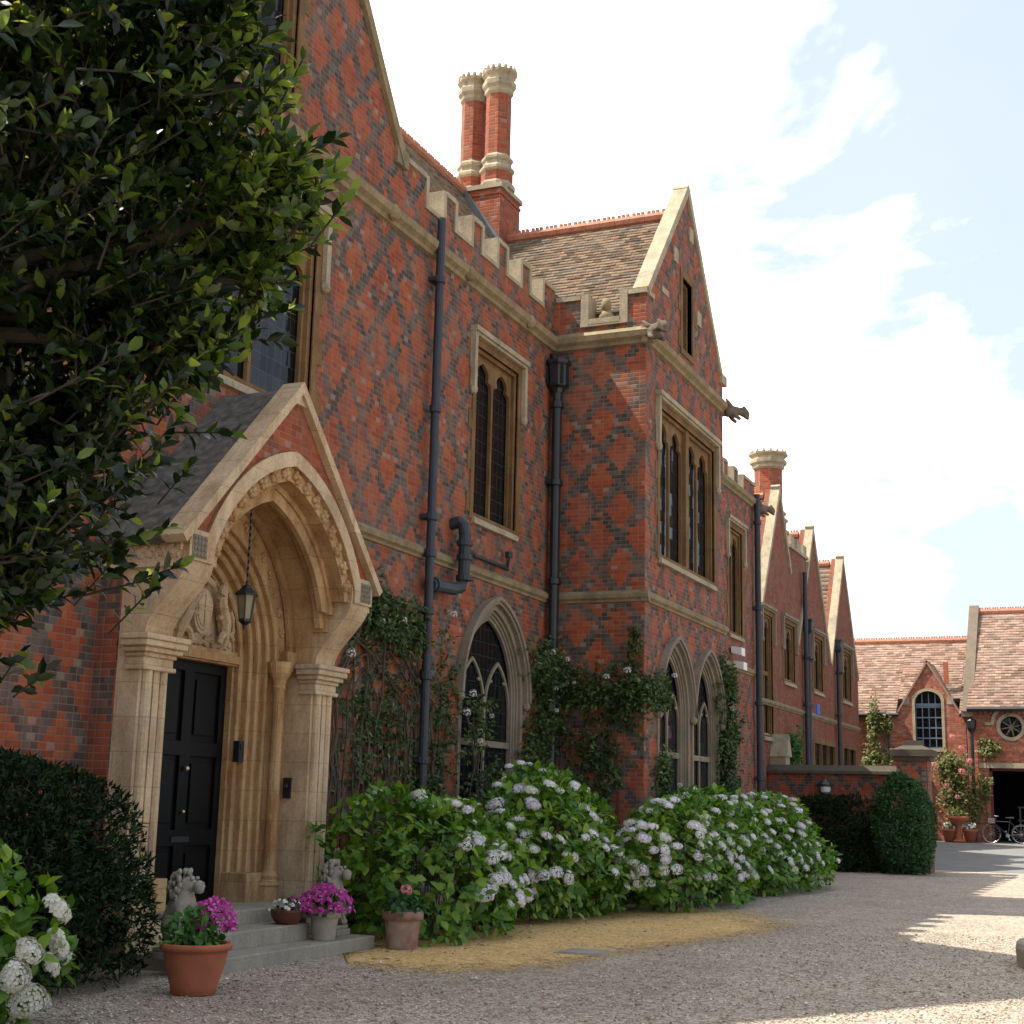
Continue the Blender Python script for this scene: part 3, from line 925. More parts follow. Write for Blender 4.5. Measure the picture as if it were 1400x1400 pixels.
traceried(house, 'X', *bw, XB, 4, groups=2)
arched(house, 'X', b1['uc'], b1['a'], b1['zs'], b1['z0'], XB, c=.36, transom=2.55)
arched(house, 'X', b2['uc'], b2['a'], b2['zs'], b2['z0'], XB, c=.36, transom=2.55)
mb = MB()
mb.plate([rect(slit[0] - .13, slit[1] + .13, slit[2] - .12, slit[3] + .16), rect(*slit)], XB - .08, XB + .025, 'X')
for i, z in enumerate(np.arange(slit[2], slit[3] - .2, .36)):
    if i % 2 == 0:
        mb.box(XB - .05, XB + .018, slit[0] - .25, slit[0] - .13, z, z + .32); mb.box(XB - .05, XB + .018, slit[1] + .13, slit[1] + .25, z, z + .32)
mb.plate([rect(slit[0], slit[1], slit[2], slit[3]), rect(slit[0] + .06, slit[1] - .06, slit[2] + .05, slit[3] - .06)], XB - .24, XB - .09, 'X')
o = mb.build('window', STONE_W, house)
mb = MB(); mb.plate([rect(*slit)], XB - .28, XB - .25, 'X'); mb.build('pane', GLASS, o)
# copings of the bay
mb = MB()
mb.box(XW + .03, EMB[0] - .10, YB - .04, YB + .42, 10.80, 10.89)
mb.box(EMB[1] + .10, XB + .03, YB - .04, YB + .42, 10.80, 10.89)
mb.box(EMB[0] - .09, EMB[0] + .06, YB - .035, YB + .41, EMB[2] - .08, 10.90)
mb.box(EMB[1] - .06, EMB[1] + .09, YB - .035, YB + .41, EMB[2] - .08, 10.90)
mb.add([(EMB[0] + .06, YB - .05, EMB[2] - .12), (EMB[1] - .06, YB - .05, EMB[2] - .12), (EMB[1] - .06, YB + .41, EMB[2] - .12), (EMB[0] + .06, YB + .41, EMB[2] - .12),
        (EMB[0] + .06, YB - .05, EMB[2] - .02), (EMB[1] - .06, YB - .05, EMB[2] - .02), (EMB[1] - .06, YB + .41, EMB[2] + .12), (EMB[0] + .06, YB + .41, EMB[2] + .12)],
       [(0, 3, 2, 1), (4, 5, 6, 7), (0, 1, 5, 4), (1, 2, 6, 5), (2, 3, 7, 6), (3, 0, 4, 7)])
mb.box(EMB[0] - .095, EMB[1] + .095, YB - .045, YB - .0, EMB[2] - .16, EMB[2] - .085)
mb.build('parapet_coping', STONE_G, house)
mb = MB()
coping(mb, YB + .0, 10.88, 26.07, 13.95, XB - .25, XB + .05, .15)
coping(mb, 28.66, 10.55, 26.03, 13.95, XB - .252, XB + .048, .15)
mb.box(XB - .24, XB + .06, 28.45, 28.85, 10.50, 10.70)
mb.build('gable_coping', STONE_G, house)
mb = MB()      # pale blocks set in the gable
for y, z, w_, h_ in ((25.3, 12.2, .14, .3), (26.9, 11.4, .14, .3), (26.35, 13.0, .12, .3), (24.6, 11.2, .2, .12)):
    MB().box(XB - .1, XB + .02, y - w_, y + w_, z - h_ / 2, z + h_ / 2).build('quoin_block', STONE_G, house)
# bust in the crenel
mb = MB()
ec = (EMB[0] + EMB[1]) / 2
mb.lathe([(.13, 0), (.15, .1), (.10, .16), (.08, .2)], (ec, YB + .12, EMB[2] - .05), 12)
mb.blob((ec, YB + .1, EMB[2] + .26), (.10, .11, .14), 10, 7)
mb.build('finial', STONE_M, house, smooth=True)

# gargoyles
def gargoyle(base, d):
    base = Vector(base); d = Vector(d).normalized()
    s = d.cross(Vector((0, 0, 1)))
    z = lambda q: Vector((0, 0, q))
    P = [base, base + d * .20 + z(.02), base + d * .36 + z(.07), base + d * .50 + z(.05), base + d * .60 + z(-.01),
         base + d * .24 + s * .12 + z(-.08), base + d * .36 + s * .13 + z(-.15), base + d * .24 - s * .12 + z(-.08), base + d * .36 - s * .13 + z(-.15),
         base + d * .44 + s * .08 + z(.18), base + d * .44 - s * .08 + z(.18), base + d * .58 + z(-.09),
         base + d * .12 + s * .10 + z(.16), base + d * .02 + s * .14 + z(.26), base + d * .12 - s * .10 + z(.16), base + d * .02 - s * .14 + z(.26)]
    skin_mesh('gargoyle', [tuple(p) for p in P], [(0, 1), (1, 2), (2, 3), (3, 4), (1, 5), (5, 6), (1, 7), (7, 8), (3, 9), (3, 10), (3, 11), (1, 12), (12, 13), (1, 14), (14, 15)],
              [.12, .11, .075, .095, .05, .05, .035, .05, .035, .022, .022, .03, .05, .02, .05, .02], COPE_B, house, 2)
gargoyle((XB + .02, YB + .05, 9.98), (1, -.8, 0))
gargoyle((XB + .02, 28.65, 9.90), (1, .7, -.1))
gargoyle((XW + .02, 38.6, 9.85), (1, .8, -.1))

# roofs
def slab(name, e0, e1, r0, r1, m, parent, th=.12):
    e0, e1, r0, r1 = map(Vector, (e0, e1, r0, r1))
    n = (e1 - e0).cross(r0 - e0).normalized()
    if n.z < 0: n = -n
    mb = MB(); q = [e0, e1, r1, r0]
    mb.add(q + [p - n * th for p in q], [(0, 1, 2, 3), (7, 6, 5, 4), (0, 4, 5, 1), (1, 5, 6, 2), (2, 6, 7, 3), (3, 7, 4, 0)])
    return mb.build(name, m, parent)

main_roof = slab('roof', (-10.02, 0, 10.55), (-10.02, 38.4, 10.55), (-12.6, 0, 14.3), (-12.6, 38.4, 14.3), SLATE, house)
slab('roof_back', (-15.2, 0, 10.5), (-15.2, 38.4, 10.5), (-12.6, 0, 14.3), (-12.6, 38.4, 14.3), SLATE, main_roof)
tile_roof('tiles', (-10.02, 17, 10.57), (-10.02, 25, 10.57), (-12.6, 17, 14.32), (-12.6, 25, 14.32), TILE, main_roof)
ridge_tiles('ridge', (-12.6, 0, 14.36), (-12.6, 38, 14.36), main_roof)
gr = slab('gable_roof', (-10.02, 17.3, 10.8), (-16, 17.3, 10.8), (-10.02, YC, 16.3), (-16, YC, 16.3), SLATE, house)
slab('gable_roof_side', (-10.02, 9.3, 10.8), (-16, 9.3, 10.8), (-10.02, YC, 16.3), (-16, YC, 16.3), SLATE, gr)
br_ = slab('bay_roof', (XB - .2, 23.95, 10.58), (-12.3, 23.95, 10.58), (XB - .2, 26.05, 13.28), (-12.3, 26.05, 13.28), SLATE, house, .08)
tile_roof('tiles', (-12.3, 23.93, 10.6), (XB - .22, 23.93, 10.6), (-12.3, 26.05, 13.3), (XB - .22, 26.05, 13.3), TILE, br_)
slab('bay_roof_side', (XB - .38, 28.4, 10.4), (-12.3, 28.4, 10.4), (XB - .38, 26.05, 13.28), (-12.3, 26.05, 13.28), SLATE, br_, .08)
ridge_tiles('ridge', (-12.2, 26.05, 13.36), (XB - .22, 26.05, 13.36), br_, .11)
mb = MB()
def flash(mb, p0, p1): bar(mb, p0, p1, .12, .05)
flash(mb, (XB - .26, 23.95, 10.72), (XB - .26, 26.05, 13.42))
flash(mb, (XW - .42, 23.9, 10.62), (XB - .5, 23.9, 10.66))
mb.build('flashing', LEAD, br_)

# twin octagonal chimney stack
def octa_flue(mb_b, mb_s, mb_t, x, y, z0, h, r):
    """brick shaft and stone mouldings of one octagonal flue"""
    k = dict(n=8, rot=math.pi / 8)
    mb_s.lathe([(r * 1.45, 0), (r * 1.45, .10), (r * 1.3, .16)], (x, y, z0), **k)
    mb_b.lathe([(r * 1.25, .14), (r * 1.25, .40)], (x, y, z0), **k)
    mb_s.lathe([(r * 1.25, .39), (r * 1.38, .43), (r * 1.38, .49), (r * 1.12, .56), (r * 1.12, .62), (r * 1.25, .67), (r * 1.25, .73), (r, .80)], (x, y, z0), **k)
    mb_b.lathe([(r, .79), (r, h - .58)], (x, y, z0), **k)
    mb_t.lathe([(r, h - .60), (r * 1.16, h - .55), (r * 1.16, h - .47), (r * 1.34, h - .40), (r * 1.36, h - .30), (r * 1.2, h - .24), (r * 1.2, h - .20), (r * 1.42, h - .12), (r * 1.44, h - .06), (r * .8, h - .05)], (x, y, z0), **k)
    for i in range(8):
        for q in (0, .5):
            t = math.pi / 4 * (i + q) + math.pi / 8
            mb_t.blob((x + r * 1.26 * math.cos(t), y + r * 1.26 * math.sin(t), z0 + h - .05), (.05, .05, .10), 6, 4)

mb = MB(); mb.box(-13.05, -11.74, 25.56, 26.6, 11.6, 14.36); mb.box(-13.07, -11.72, 25.54, 26.62, 14.22, 14.28); ch = mb.build('chimney', BRICK_P, house)
MB().box(-13.1, -11.69, 25.51, 26.65, 14.36, 14.46).build('plinth', STONE_G, ch)
def flue(x, y, z, h, r, ch):
    mb, mbb, mt = MB(), MB(), MB()
    octa_flue(mbb, mb, mt, x, y, z, h, r)
    mbb.build('flue', BRICK_P, ch); mb.build('flue_base', STONE_G, ch); mt.build('flue_cap', STONE_G, ch)
flue(-12.68, 26.12, 14.46, 2.80, .275, ch)
flue(-12.02, 25.98, 14.46, 2.80, .275, ch)
mb = MB(); bar(mb, (-11.68, 25.5, 13.05), (-12.6, 25.5, 14.38), .12, .14); mb.build('flashing', LEAD, ch)

# drainpipes
def pipe(name, pts, r, m, collars=(), parent=None, label=None):
    mb = MB(); mb.tube(pts, r, 12)
    for z, p in collars: mb.tube([(p[0], p[1], z - .06), (p[0], p[1], z - .05), (p[0], p[1], z + .05), (p[0], p[1], z + .06)], [r * 1.15, r * 1.38, r * 1.38, r * 1.15], 12)
    for z, p in collars[::2]: mb.box(XW if p[0] < XW + .5 else p[0] - .1, p[0], p[1] - .11, p[1] + .11, z - .03, z + .03)
    o = mb.build(name, m, parent or house, smooth=False)
    if label: o['label'] = label
    return o

px_, py_ = XW + .15, 18.45
pipe('drainpipe', [(px_, py_, 0), (px_, py_, 10.45)], .066, IRON, [(z, (px_, py_)) for z in (2.2, 3.4, 4.35, 5.2, 5.75, 7.4, 9.45)], label='grey blue iron drainpipe')
mb = MB()
sy = 19.45
el = [(XW - .05, sy - .02, 5.82), (px_ - .02, sy, 5.86), (px_ + .05, sy, 5.80), (px_ + .08, sy, 5.66), (px_ + .08, sy, 4.98), (px_ + .07, sy - .08, 4.83), (px_ + .02, sy - .22, 4.78), (px_, py_ + .05, 4.74)]
mb.tube(el, .095, 12)
for z in (5.52, 5.3, 4.98): mb.tube([(px_ + .08, sy, z - .04), (px_ + .08, sy, z + .04)], .125, 12)
mb.tube([(px_, py_ + .12, 4.75), (px_, py_ + .22, 4.76)], .12, 12)
mb.build('waste_pipe', IRON, house)
mb = MB()
mb.tube([(px_ + .08, sy + .08, 5.42), (px_ - .02, sy + .5, 5.42), (px_ - .04, 21.35, 5.42), (px_ - .04, 21.4, 5.70)], .035, 8)
mb.tube([(px_ - .04, 21.4, 5.62), (px_ - .04, 21.4, 5.72)], .06, 8); mb.tube([(px_ + .06, sy + .1, 5.42), (px_ + .0, sy + .45, 5.42)], .055, 8)
mb.build('branch_pipe', IRON_B, house)
px2, py2 = XW + .17, YB - .22
pipe('drainpipe', [(px2, py2, 0), (px2, py2, 9.0)], .09, IRON_B, [(z, (px2, py2)) for z in (3.6, 5.5, 7.3, 8.75)], label='black iron drainpipe with hopper head')
mb = MB()
mb.lathe([(.10, 0), (.13, .08), (.20, .12), (.21, .5), (.25, .54), (.25, .60), (.2, .6)], (px2, py2, 8.98), 8, math.pi / 8)
for i in range(8):
    t = i * math.pi / 4; mb.box(px2 + .2 * math.cos(t) - .02, px2 + .2 * math.cos(t) + .02, py2 + .2 * math.sin(t) - .02, py2 + .2 * math.sin(t) + .02, 9.12, 9.48)
mb.tube([(px2, py2, 9.5), (px2 - .1, py2 + .05, 9.7), (XW - .1, py2 + .1, 9.75)], .07, 8)
mb.build('hopper_head', IRON_B, house)
pipe('drainpipe', [(XW + .15, 38.3, 0), (XW + .15, 38.3, 10.2)], .085, IRON, [(z, (XW + .15, 38.3)) for z in (2.4, 4.4, 7.0, 9.4)], label='grey blue iron drainpipe at the far end of the house')
mb = MB(); mb.tube([(XW + .2, YB - .18, 5.72), (XW + .65, YB - .30, 5.80)], .02, 6); mb.build('overflow_pipe', CHROME, house)

# ------------------------------------------------------------------ stone porch (part of the house)
XF, XC = -8.55, -9.05
def S_curve(x0, z0, x1, z1, n=10):
    out = []
    for i in range(n + 1):
        t = i / n
        s = t * t * (3 - 2 * t)
        out.append((x0 + (x1 - x0) * s, z0 + (z1 - z0) * t))
    return out
side_prof = [(XW + .001, .0), (XC, 0), (XC, 3.17)] + S_curve(XC + .03, 3.2, XF - .012, 3.95) + [(XF - .012, 4.24), (XW + .001, 4.24)]
# front arch with its inner bands, and the vault behind
inn = arch_loop(YC, 1.42, .444, 3.3, 3.93)
zo = 4.24
R2 = 1.755 + .444
ph0 = math.asin((zo - 3.3) / R2)
oarc = [(-.444 + R2 * math.cos(ph0 + (math.acos(.444 / R2) - ph0) * i / 14), 3.3 + R2 * math.sin(ph0 + (math.acos(.444 / R2) - ph0) * i / 14)) for i in range(15)]
ring = [(YC + 1.85, 3.93), (YC + 1.85, 4.12), (YC + 1.78, zo)] + [(YC + u, v) for u, v in oarc] + [(YC - u, v) for u, v in oarc[:-1][::-1]] + [(YC - 1.78, zo), (YC - 1.85, 4.12), (YC - 1.85, 3.93)]
def cut(a, zmin):
    return [(u, v) for u, v in arch_loop(YC, a, .444, 3.3, 0) if v > zmin]
lo = cut(1.59, 3.94)
lo = [(lo[0][0], 3.93)] + lo + [(lo[-1][0], 3.93)]
mb = MB(); mb.plate([ring + lo[::-1]], XF - .26, XF, 'X')
mid = cut(1.43, 3.94)
mid = [(mid[0][0], 3.93)] + mid + [(mid[-1][0], 3.93)]
lo2 = [(lo[0][0] + .01, 3.93)] + cut(1.60, 3.94) + [(lo[-1][0] - .01, 3.93)]
mb.plate([lo2 + mid[::-1]], XF - .25, XF - .055, 'X')
for x0, x1, a, z0 in ((-9.41, -9.06, 1.385, 3.15), (-9.06, -8.86, 1.388, 3.58), (-8.86, XF - .24, 1.384, 3.78), (-8.98, -8.90, 1.31, 3.62), (-8.885, -8.82, 1.25, 3.80), (-9.38, -9.33, 1.30, 3.16)):
    oo, ii = ([(YC + u - YC, v) for u, v in arch_loop(YC, q, .444, 3.27, 0, 24) if v > z0] for q in (1.455, a))
    oo = [(oo[0][0], z0)] + oo + [(oo[-1][0], z0)]; ii = [(ii[0][0], z0)] + ii + [(ii[-1][0], z0)]
    mb.plate([oo + ii[::-1]], x0, x1, 'X')
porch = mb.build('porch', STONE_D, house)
mb = MB(); mb.plate([ring + lo[::-1]], XF - .001, XF + .012, 'X'); mb.build('front_arch', STONE, porch)
for s in (-1, 1):
    c = YC + s * 1.62
    mb = MB()
    mb.plate([side_prof], c - .22, c + .22, 'Y')
    for t in (1.50, 1.74):
        mb.tube([(XC + .02, YC + s * t, .4), (XC + .02, YC + s * t, 2.88)], .055, 10)
    mb.box(XC - .02, XC + .05, c - .045, c + .045, .4, 2.87)
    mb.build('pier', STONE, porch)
    mb = MB()
    for dz, h, e in ((2.84, .05, .04), (2.886, .09, .005), (2.97, .05, .04), (3.015, .06, .10), (3.07, .07, .15), (3.135, .06, .18)):
        e *= .68
        mb.box(XC - .17, XC + .06 + e, c - .235 - e, c + .235 + e, dz, dz + h - .002)
    mb.build('capital', STONE, porch, bevel=.014)
    mb = MB()
    mb.box(XC - .12, XC + .13, c - .29, c + .29, .139, .30); mb.box(XC - .12, XC + .11, c - .275, c + .275, .298, .42)
    mb.build('base', STONE, porch, bevel=.012)
MB().box(XW + .001, -9.33, YC - 1.865, YC - 1.838, 0, 3.85).build('brick_return', BRICK, porch)
# stepped orders round the door
mb = MB()
seq = [(-9.40, 1.10, 1.42), (-9.46, 1.01, 1.14), (-9.52, .92, 1.05), (-9.58, .84, .96), (-9.66, .75, .88)]
for x, a0, a1 in seq:
    mb.plate([arch_band(YC, a0, a1, .444, 3.15, .3, 18)], x - .10, x, 'X')
# roll mouldings following each order
for x, a0, a1 in seq:
    pts = [(x - .01, u, v) for u, v in arch_loop(YC, a0 + .025, .444, 3.15, .5, 18)]
    mb.tube(pts, .030, 8)
mb.plate([arch_band(YC, .71, .80, .444, 3.15, .3, 18)], -9.82, -9.72, 'X')
mb.box(-9.80, -9.68, YC - .745, YC + .745, 3.12, 3.28)
mb.box(-9.80, -9.63, YC - .74, YC + .74, 3.14, 3.23)
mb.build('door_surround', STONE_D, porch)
for s in (-1, 1): MB().box(-9.72, -9.36, YC + s * .99 - .26, YC + s * .99 + .26, .3, .78).build('jamb_base', STONE_D, porch, bevel=.01)
# nook shafts with capitals and bases
for s in (-1, 1):
    mb = MB()
    c = (-9.33, YC + s * 1.12, 0)
    mb.lathe([(.12, .45), (.12, .62), (.135, .64), (.10, .70), (.11, .74), (.072, .80), (.066, 2.86), (.075, 2.88), (.085, 2.90), (.075, 2.93), (.09, 2.99), (.13, 3.05), (.14, 3.10), (.15, 3.14), (.15, 3.2)], c, 14)
    mb.build('colonnette', STONE_D, porch)
    y0, y1 = sorted((YC + s * 1.19, YC + s * 1.42))
    MB().box(-9.47, -9.27, y0, y1, 3.10, 3.34).build('impost', STONE_D, porch, bevel=.01)
# carved rosettes
def rosette(x, y, z, r):
    mb = MB()
    mb.blob((x, y, z), (r * .5, r * .42, r * .42), 6, 4)
    for i in range(5):
        t = i * 2 * math.pi / 5 + rnd.random()
        mb.blob((x - .01, y + r * .52 * math.cos(t), z + r * .52 * math.sin(t)), (r * .42, r * .42, r * .40), 6, 4)
    mb.build('rosette', STONE_D, porch, smooth=True)
def along(a, c, zs, n, z_min):
    R = a + c; ph = math.acos(c / R)
    out = []
    for i in range(n):
        t = ph * (i + .5) / n
        u, v = -c + R * math.cos(t), zs + R * math.sin(t)
        if v > z_min: out += [(u, v), (-u, v)]
    return out
for u, v in along(1.515, .444, 3.3, 11, 3.95): rosette(XF - .04, YC + u, v, .10)
for u, v in along(1.24, .444, 3.2, 9, 3.2): rosette(-9.385, YC + u, v, .072)
for s in (-1, 1):
    mb = MB()
    mb.box(XF - .02, XF + .02, YC + s * 1.69 - .12, YC + s * 1.69 + .12, 3.96, 4.19)
    for i in range(4):
        for j in range(4):
            mb.blob((XF + .02, YC + s * 1.69 - .085 + .057 * i, 3.99 + .057 * j), (.022, .026, .026), 6, 4)
    mb.build('carved_square', STONE_DK, porch)
    mb = MB()
    y0, y1 = sorted((YC + s * 1.83, YC + s * 1.855))
    mb.box(XW + .02, XF - .08, y0, y1, 3.92, 4.135)
    for i in range(32):      # leaf frieze on the flanks
        x = XW + .06 + i * .029
        mb.blob((x, YC + s * 1.855, 4.03 + .045 * math.sin(i * 1.7)), (.03, .035, .05), 6, 4)
        mb.blob((x, YC + s * 1.855, 4.03 - .05 * math.sin(i * 1.7 + 1)), (.025, .03, .035), 6, 4)
    mb.build('leaf_frieze', STONE, porch)
    y0, y1 = sorted((YC + s * 1.83, YC + s * 1.92))
    MB().box(XW, XF - .03, y0, y1, 4.13, 4.22).build('eaves_moulding', STONE, porch)
    y0, y1 = sorted((YC + s * 1.83, YC + s * 1.885))
    MB().box(XW, XF - .035, y0, y1, 3.86, 3.92).build('band_moulding', STONE, porch)
# brick gable above the arch
bp = [(YC + 1.84, 4.20), (YC, 6.16), (YC - 1.84, 4.20), (YC - 1.62, 4.18)] + [(u, v) for u, v in arch_loop(YC, 1.62, .444, 3.3, 3.0)[::-1] if v > 4.19] + [(YC + 1.62, 4.18)]
mb = MB(); mb.plate([bp], XF - .25, XF - .03, 'X'); mb.build('gable_brickwork', BRICK_P, porch)
mb = MB()
coping(mb, YC + 2.0, 4.12, YC - .03, 6.24, XF - .22, XF + .06, .10)
coping(mb, YC - 2.0, 4.12, YC + .03, 6.24, XF - .222, XF + .058, .10)
mb.plate([[(YC - .16, 6.0), (YC + .16, 6.0), (YC, 6.2)]], XF - .15, XF + .02, 'X')
mb.build('gable_coping', STONE, porch)
o = slab('roof', (XF - .2, YC - 2.02, 4.14), (XW, YC - 2.02, 4.14), (XF - .2, YC, 6.20), (XW, YC, 6.20), SLATE, porch, .09)
slab('roof_side', (XF - .2, YC + 2.02, 4.14), (XW, YC + 2.02, 4.14), (XF - .2, YC, 6.20), (XW, YC, 6.20), SLATE, o, .09)
# tympanum with carved shield and supporters
mb = MB(); mb.plate([arch_loop(YC, .74, .444, 3.15, 3.27)], -9.82, -9.74, 'X')
ZS = 3.70
sh = [(YC + .19 * math.cos(t) * (1 if math.sin(t) > 0 else .92), ZS + (.24 if math.sin(t) > 0 else .28) * math.sin(t)) for t in np.linspace(0, 2 * math.pi, 25)[:-1]]
mb.plate([sh], -9.75, -9.67, 'X')
for q, x in ((.84, -9.655), (.70, -9.645)):
    mb.plate([[(YC + (u - YC) * q, ZS + (v - ZS) * q) for u, v in sh]], x - .02, x, 'X')
mb.box(-9.66, -9.632, YC - .012, YC + .012, ZS - .19, ZS + .17); mb.box(-9.66, -9.634, YC - .13, YC + .13, ZS - .01, ZS + .014)
for s_ in (-1, 1):       # beasts either side of the shield
    mb.tube([(-9.68, YC + s_ * .43, 3.33), (-9.66, YC + s_ * .42, 3.46), (-9.64, YC + s_ * .37, 3.60), (-9.63, YC + s_ * .30, 3.75), (-9.62, YC + s_ * .27, 3.88)], [.045, .075, .085, .075, .055], 8)
    mb.blob((-9.61, YC + s_ * .265, 3.95), (.06, .065, .07), 8, 5); mb.blob((-9.59, YC + s_ * .22, 3.93), (.04, .04, .035), 6, 4)
    for dz in (0, .05, .1): mb.blob((-9.62, YC + s_ * .33, 3.84 + dz), (.04, .04, .04), 6, 4)
    mb.tube([(-9.63, YC + s_ * .31, 3.80), (-9.60, YC + s_ * .20, 3.86)], [.04, .028], 6)
    mb.tube([(-9.63, YC + s_ * .35, 3.66), (-9.60, YC + s_ * .19, 3.62)], [.04, .028], 6)
    mb.tube([(-9.65, YC + s_ * .42, 3.50), (-9.62, YC + s_ * .30, 3.42), (-9.62, YC + s_ * .26, 3.34)], [.055, .04, .035], 6)
    mb.tube([(-9.68, YC + s_ * .47, 3.44), (-9.67, YC + s_ * .60, 3.50), (-9.67, YC + s_ * .58, 3.66), (-9.67, YC + s_ * .50, 3.74)], [.025, .025, .025, .04], 6)
for i in range(7):
    mb.blob((-9.65, YC - .13 + .043 * i, 4.00 + .05 * (1 - abs(i - 3) / 3)), (.045, .03, .05), 6, 4)
mb.blob((-9.65, YC, 4.13), (.05, .06, .07), 8, 5)
r3 = random.Random(5)
for i in range(170):
    u = r3.uniform(-.68, .68); v = r3.uniform(3.30, 3.40 + (.34 if abs(u) > .52 else .02))
    mb.blob((-9.72, YC + u, v), (.045, r3.uniform(.02, .04), r3.uniform(.018, .035)), 6, 4)
mb.build('tympanum', STONE, porch, smooth=False)
# door
DW = .72
mb = MB(); mb.box(-9.90, -9.83, YC - DW, YC + DW, .44, 3.13)
pan = [rect(YC + a, YC + b_, z0, z1) for a, b_ in ((-.60, -.09), (.09, .60)) for z0, z1 in ((2.22, 3.0), (1.25, 2.06), (.65, 1.08))]
mb.plate([rect(YC - DW, YC + DW, .46, 3.13)] + pan, -9.835, -9.79, 'X')
for p_ in pan:
    (u0, v0), _, (u1, v1), _ = p_
    mb.box(-9.84, -9.805, u0 + .07, u1 - .07, v0 + .08, v1 - .08)
door = mb.build('door', BLACKP, house, bevel=.004)
mb = MB(); mb.blob((-9.75, YC - .0, 1.92), .032); mb.tube([(-9.80, YC, 1.92), (-9.75, YC, 1.92)], .012, 6); mb.build('knob', BRASS, door, smooth=True)
mb = MB(); mb.blob((-9.76, YC - .0, 1.45), .022); mb.tube([(-9.80, YC, 1.45), (-9.76, YC, 1.45)], .01, 6); mb.build('keyhole', BRASS, door, smooth=True)
mb = MB(); mb.box(-9.792, -9.775, YC - .16, YC + .16, 1.12, 1.18); mb.build('letter_plate', IRON_B, door)

# brackets that are things of their own
mb = MB(); mb.box(-9.66, -9.58, YC + .74, YC + .84, 2.02, 2.26)
mb.box(-9.58, -9.57, YC + .76, YC + .82, 2.16, 2.22)
tag(mb.build('entry_phone', IRON_B), 'small dark entry phone box on the stone door jamb right of the black door', 'entry phone')
mb = MB(); mb.box(-9.36, -9.26, YC + 1.37, YC + 1.40, 1.62, 1.86); mb.blob((-9.31, YC + 1.355, 1.76), (.03, .03, .03))
tag(mb.build('bell_plate', IRON_B), 'small dark bell plate on the inner side of the right porch pier', 'door bell')

# hanging lantern
LX, LY = -8.95, YC - .22
lan = thing('hanging_lantern', (LX, LY, 4.9), 'small black metal lantern hanging on a chain inside the porch arch', 'lantern')
mb = MB()
for i in range(26):
    z = 4.92 - i * .038
    w = .012
    mb.box(LX - (w if i % 2 else .004), LX + (w if i % 2 else .004), LY - (.004 if i % 2 else w), LY + (.004 if i % 2 else w), z - .04, z)
mb.lathe([(.0, 0), (.06, .0), (.06, .03), (.03, .05)], (LX, LY, 4.86), 10)
mb.build('chain', IRON_B, lan)
mb = MB(); mb.lathe([(.135, 0), (.14, .015), (.10, .05), (.06, .085), (.055, .10), (.02, .12), (.02, .16)], (LX, LY, 3.80), 6); mb.build('cap', IRON_B, lan)
mb = MB(); mb.lathe([(.065, 0), (.10, .27)], (LX, LY, 3.53), 6); mb.build('glass', LAMPGLASS, lan)
mb = MB()
for i in range(6):
    t = i * math.pi / 3
    mb.tube([(LX + .07 * math.cos(t), LY + .07 * math.sin(t), 3.52), (LX + .107 * math.cos(t), LY + .107 * math.sin(t), 3.81)], .008, 5)
mb.lathe([(.02, -.09), (.02, -.05), (.075, -.01), (.075, .02)], (LX, LY, 3.52), 6)
mb.build('frame', IRON_B, lan)

# steps
steps = thing('stone_steps', (-8.8, YC, 0), 'three worn grey stone steps up to the porch door', 'steps')
mb = MB(); mb.box(-9.7, -8.0, YC - 1.75, YC + 1.3, -.05, .14); mb.build('step', STEP, steps, bevel=.015)
mb = MB(); mb.box(-9.7, -8.36, YC - 1.2, YC + .48, .13, .31); mb.build('step', STEP, steps, bevel=.015)
mb = MB(); mb.box(-9.85, -8.78, YC - 1.15, YC + 1.30, .30, .46); mb.build('step', STEP, steps, bevel=.015)

# ------------------------------------------------------------------ far wing with three gables
wing = thing('gabled_wing', (-10, 48, 0), 'far red brick wing with three pointed gables beyond the garden wall', 'house wing')
XG = -9.9
sl = 1.62
pts = [(38.0, 0), (55.9, 0), (55.9, 6.5)]
def gpt(y, apex, ya): return apex - sl * abs(y - ya)
poly = [(38.62, 0), (55.8, 0), (55.8, gpt(55.8, 10.85, 53.1)), (53.1, 10.85), (50.55, gpt(50.55, 10.85, 53.1)), (50.35, gpt(50.35, 11.0, 47.78)), (47.78, 11.0), (46.75, gpt(46.75, 11.0, 47.78)),
        (46.75, 9.75), (44.2, 9.75), (44.2, gpt(44.2, 11.35, 42.85)), (42.85, 11.35), (40.3, gpt(40.3, 11.35, 42.85)), (38.62, 8.6)]
WIN = [(40.55, 41.75, 3.7, 7.2, 5.5), (43.25, 44.75, 5.5, 7.25, None), (47.55, 49.05, 5.55, 7.3, None), (52.6, 54.3, 5.6, 7.35, None)]
LOW = [(43.5, 45.2, 2.2, 3.75), (47.5, 51.0, 2.2, 3.8), (52.5, 54.9, 2.2, 3.85)]
mb = MB(); mb.plate([poly] + [rect(*w[:4]) for w in WIN] + [rect(*w) for w in LOW], XG - .4, XG, 'X')
mb.build('wall', BRICK_FAR, wing)
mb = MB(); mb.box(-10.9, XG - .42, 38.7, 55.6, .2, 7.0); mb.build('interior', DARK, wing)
mb = MB(); mb.plate([[(-16, 0), (XG - .4, 0), (XG - .4, 6.4), (-16, 6.4)]], 55.4, 55.8, 'Y'); mb.build('end_wall', BRICK_FAR, wing)
for w in WIN: traceried(wing, 'X', *w[:4], XG, 2, transom=w[4], hoodm=STONE_DK)
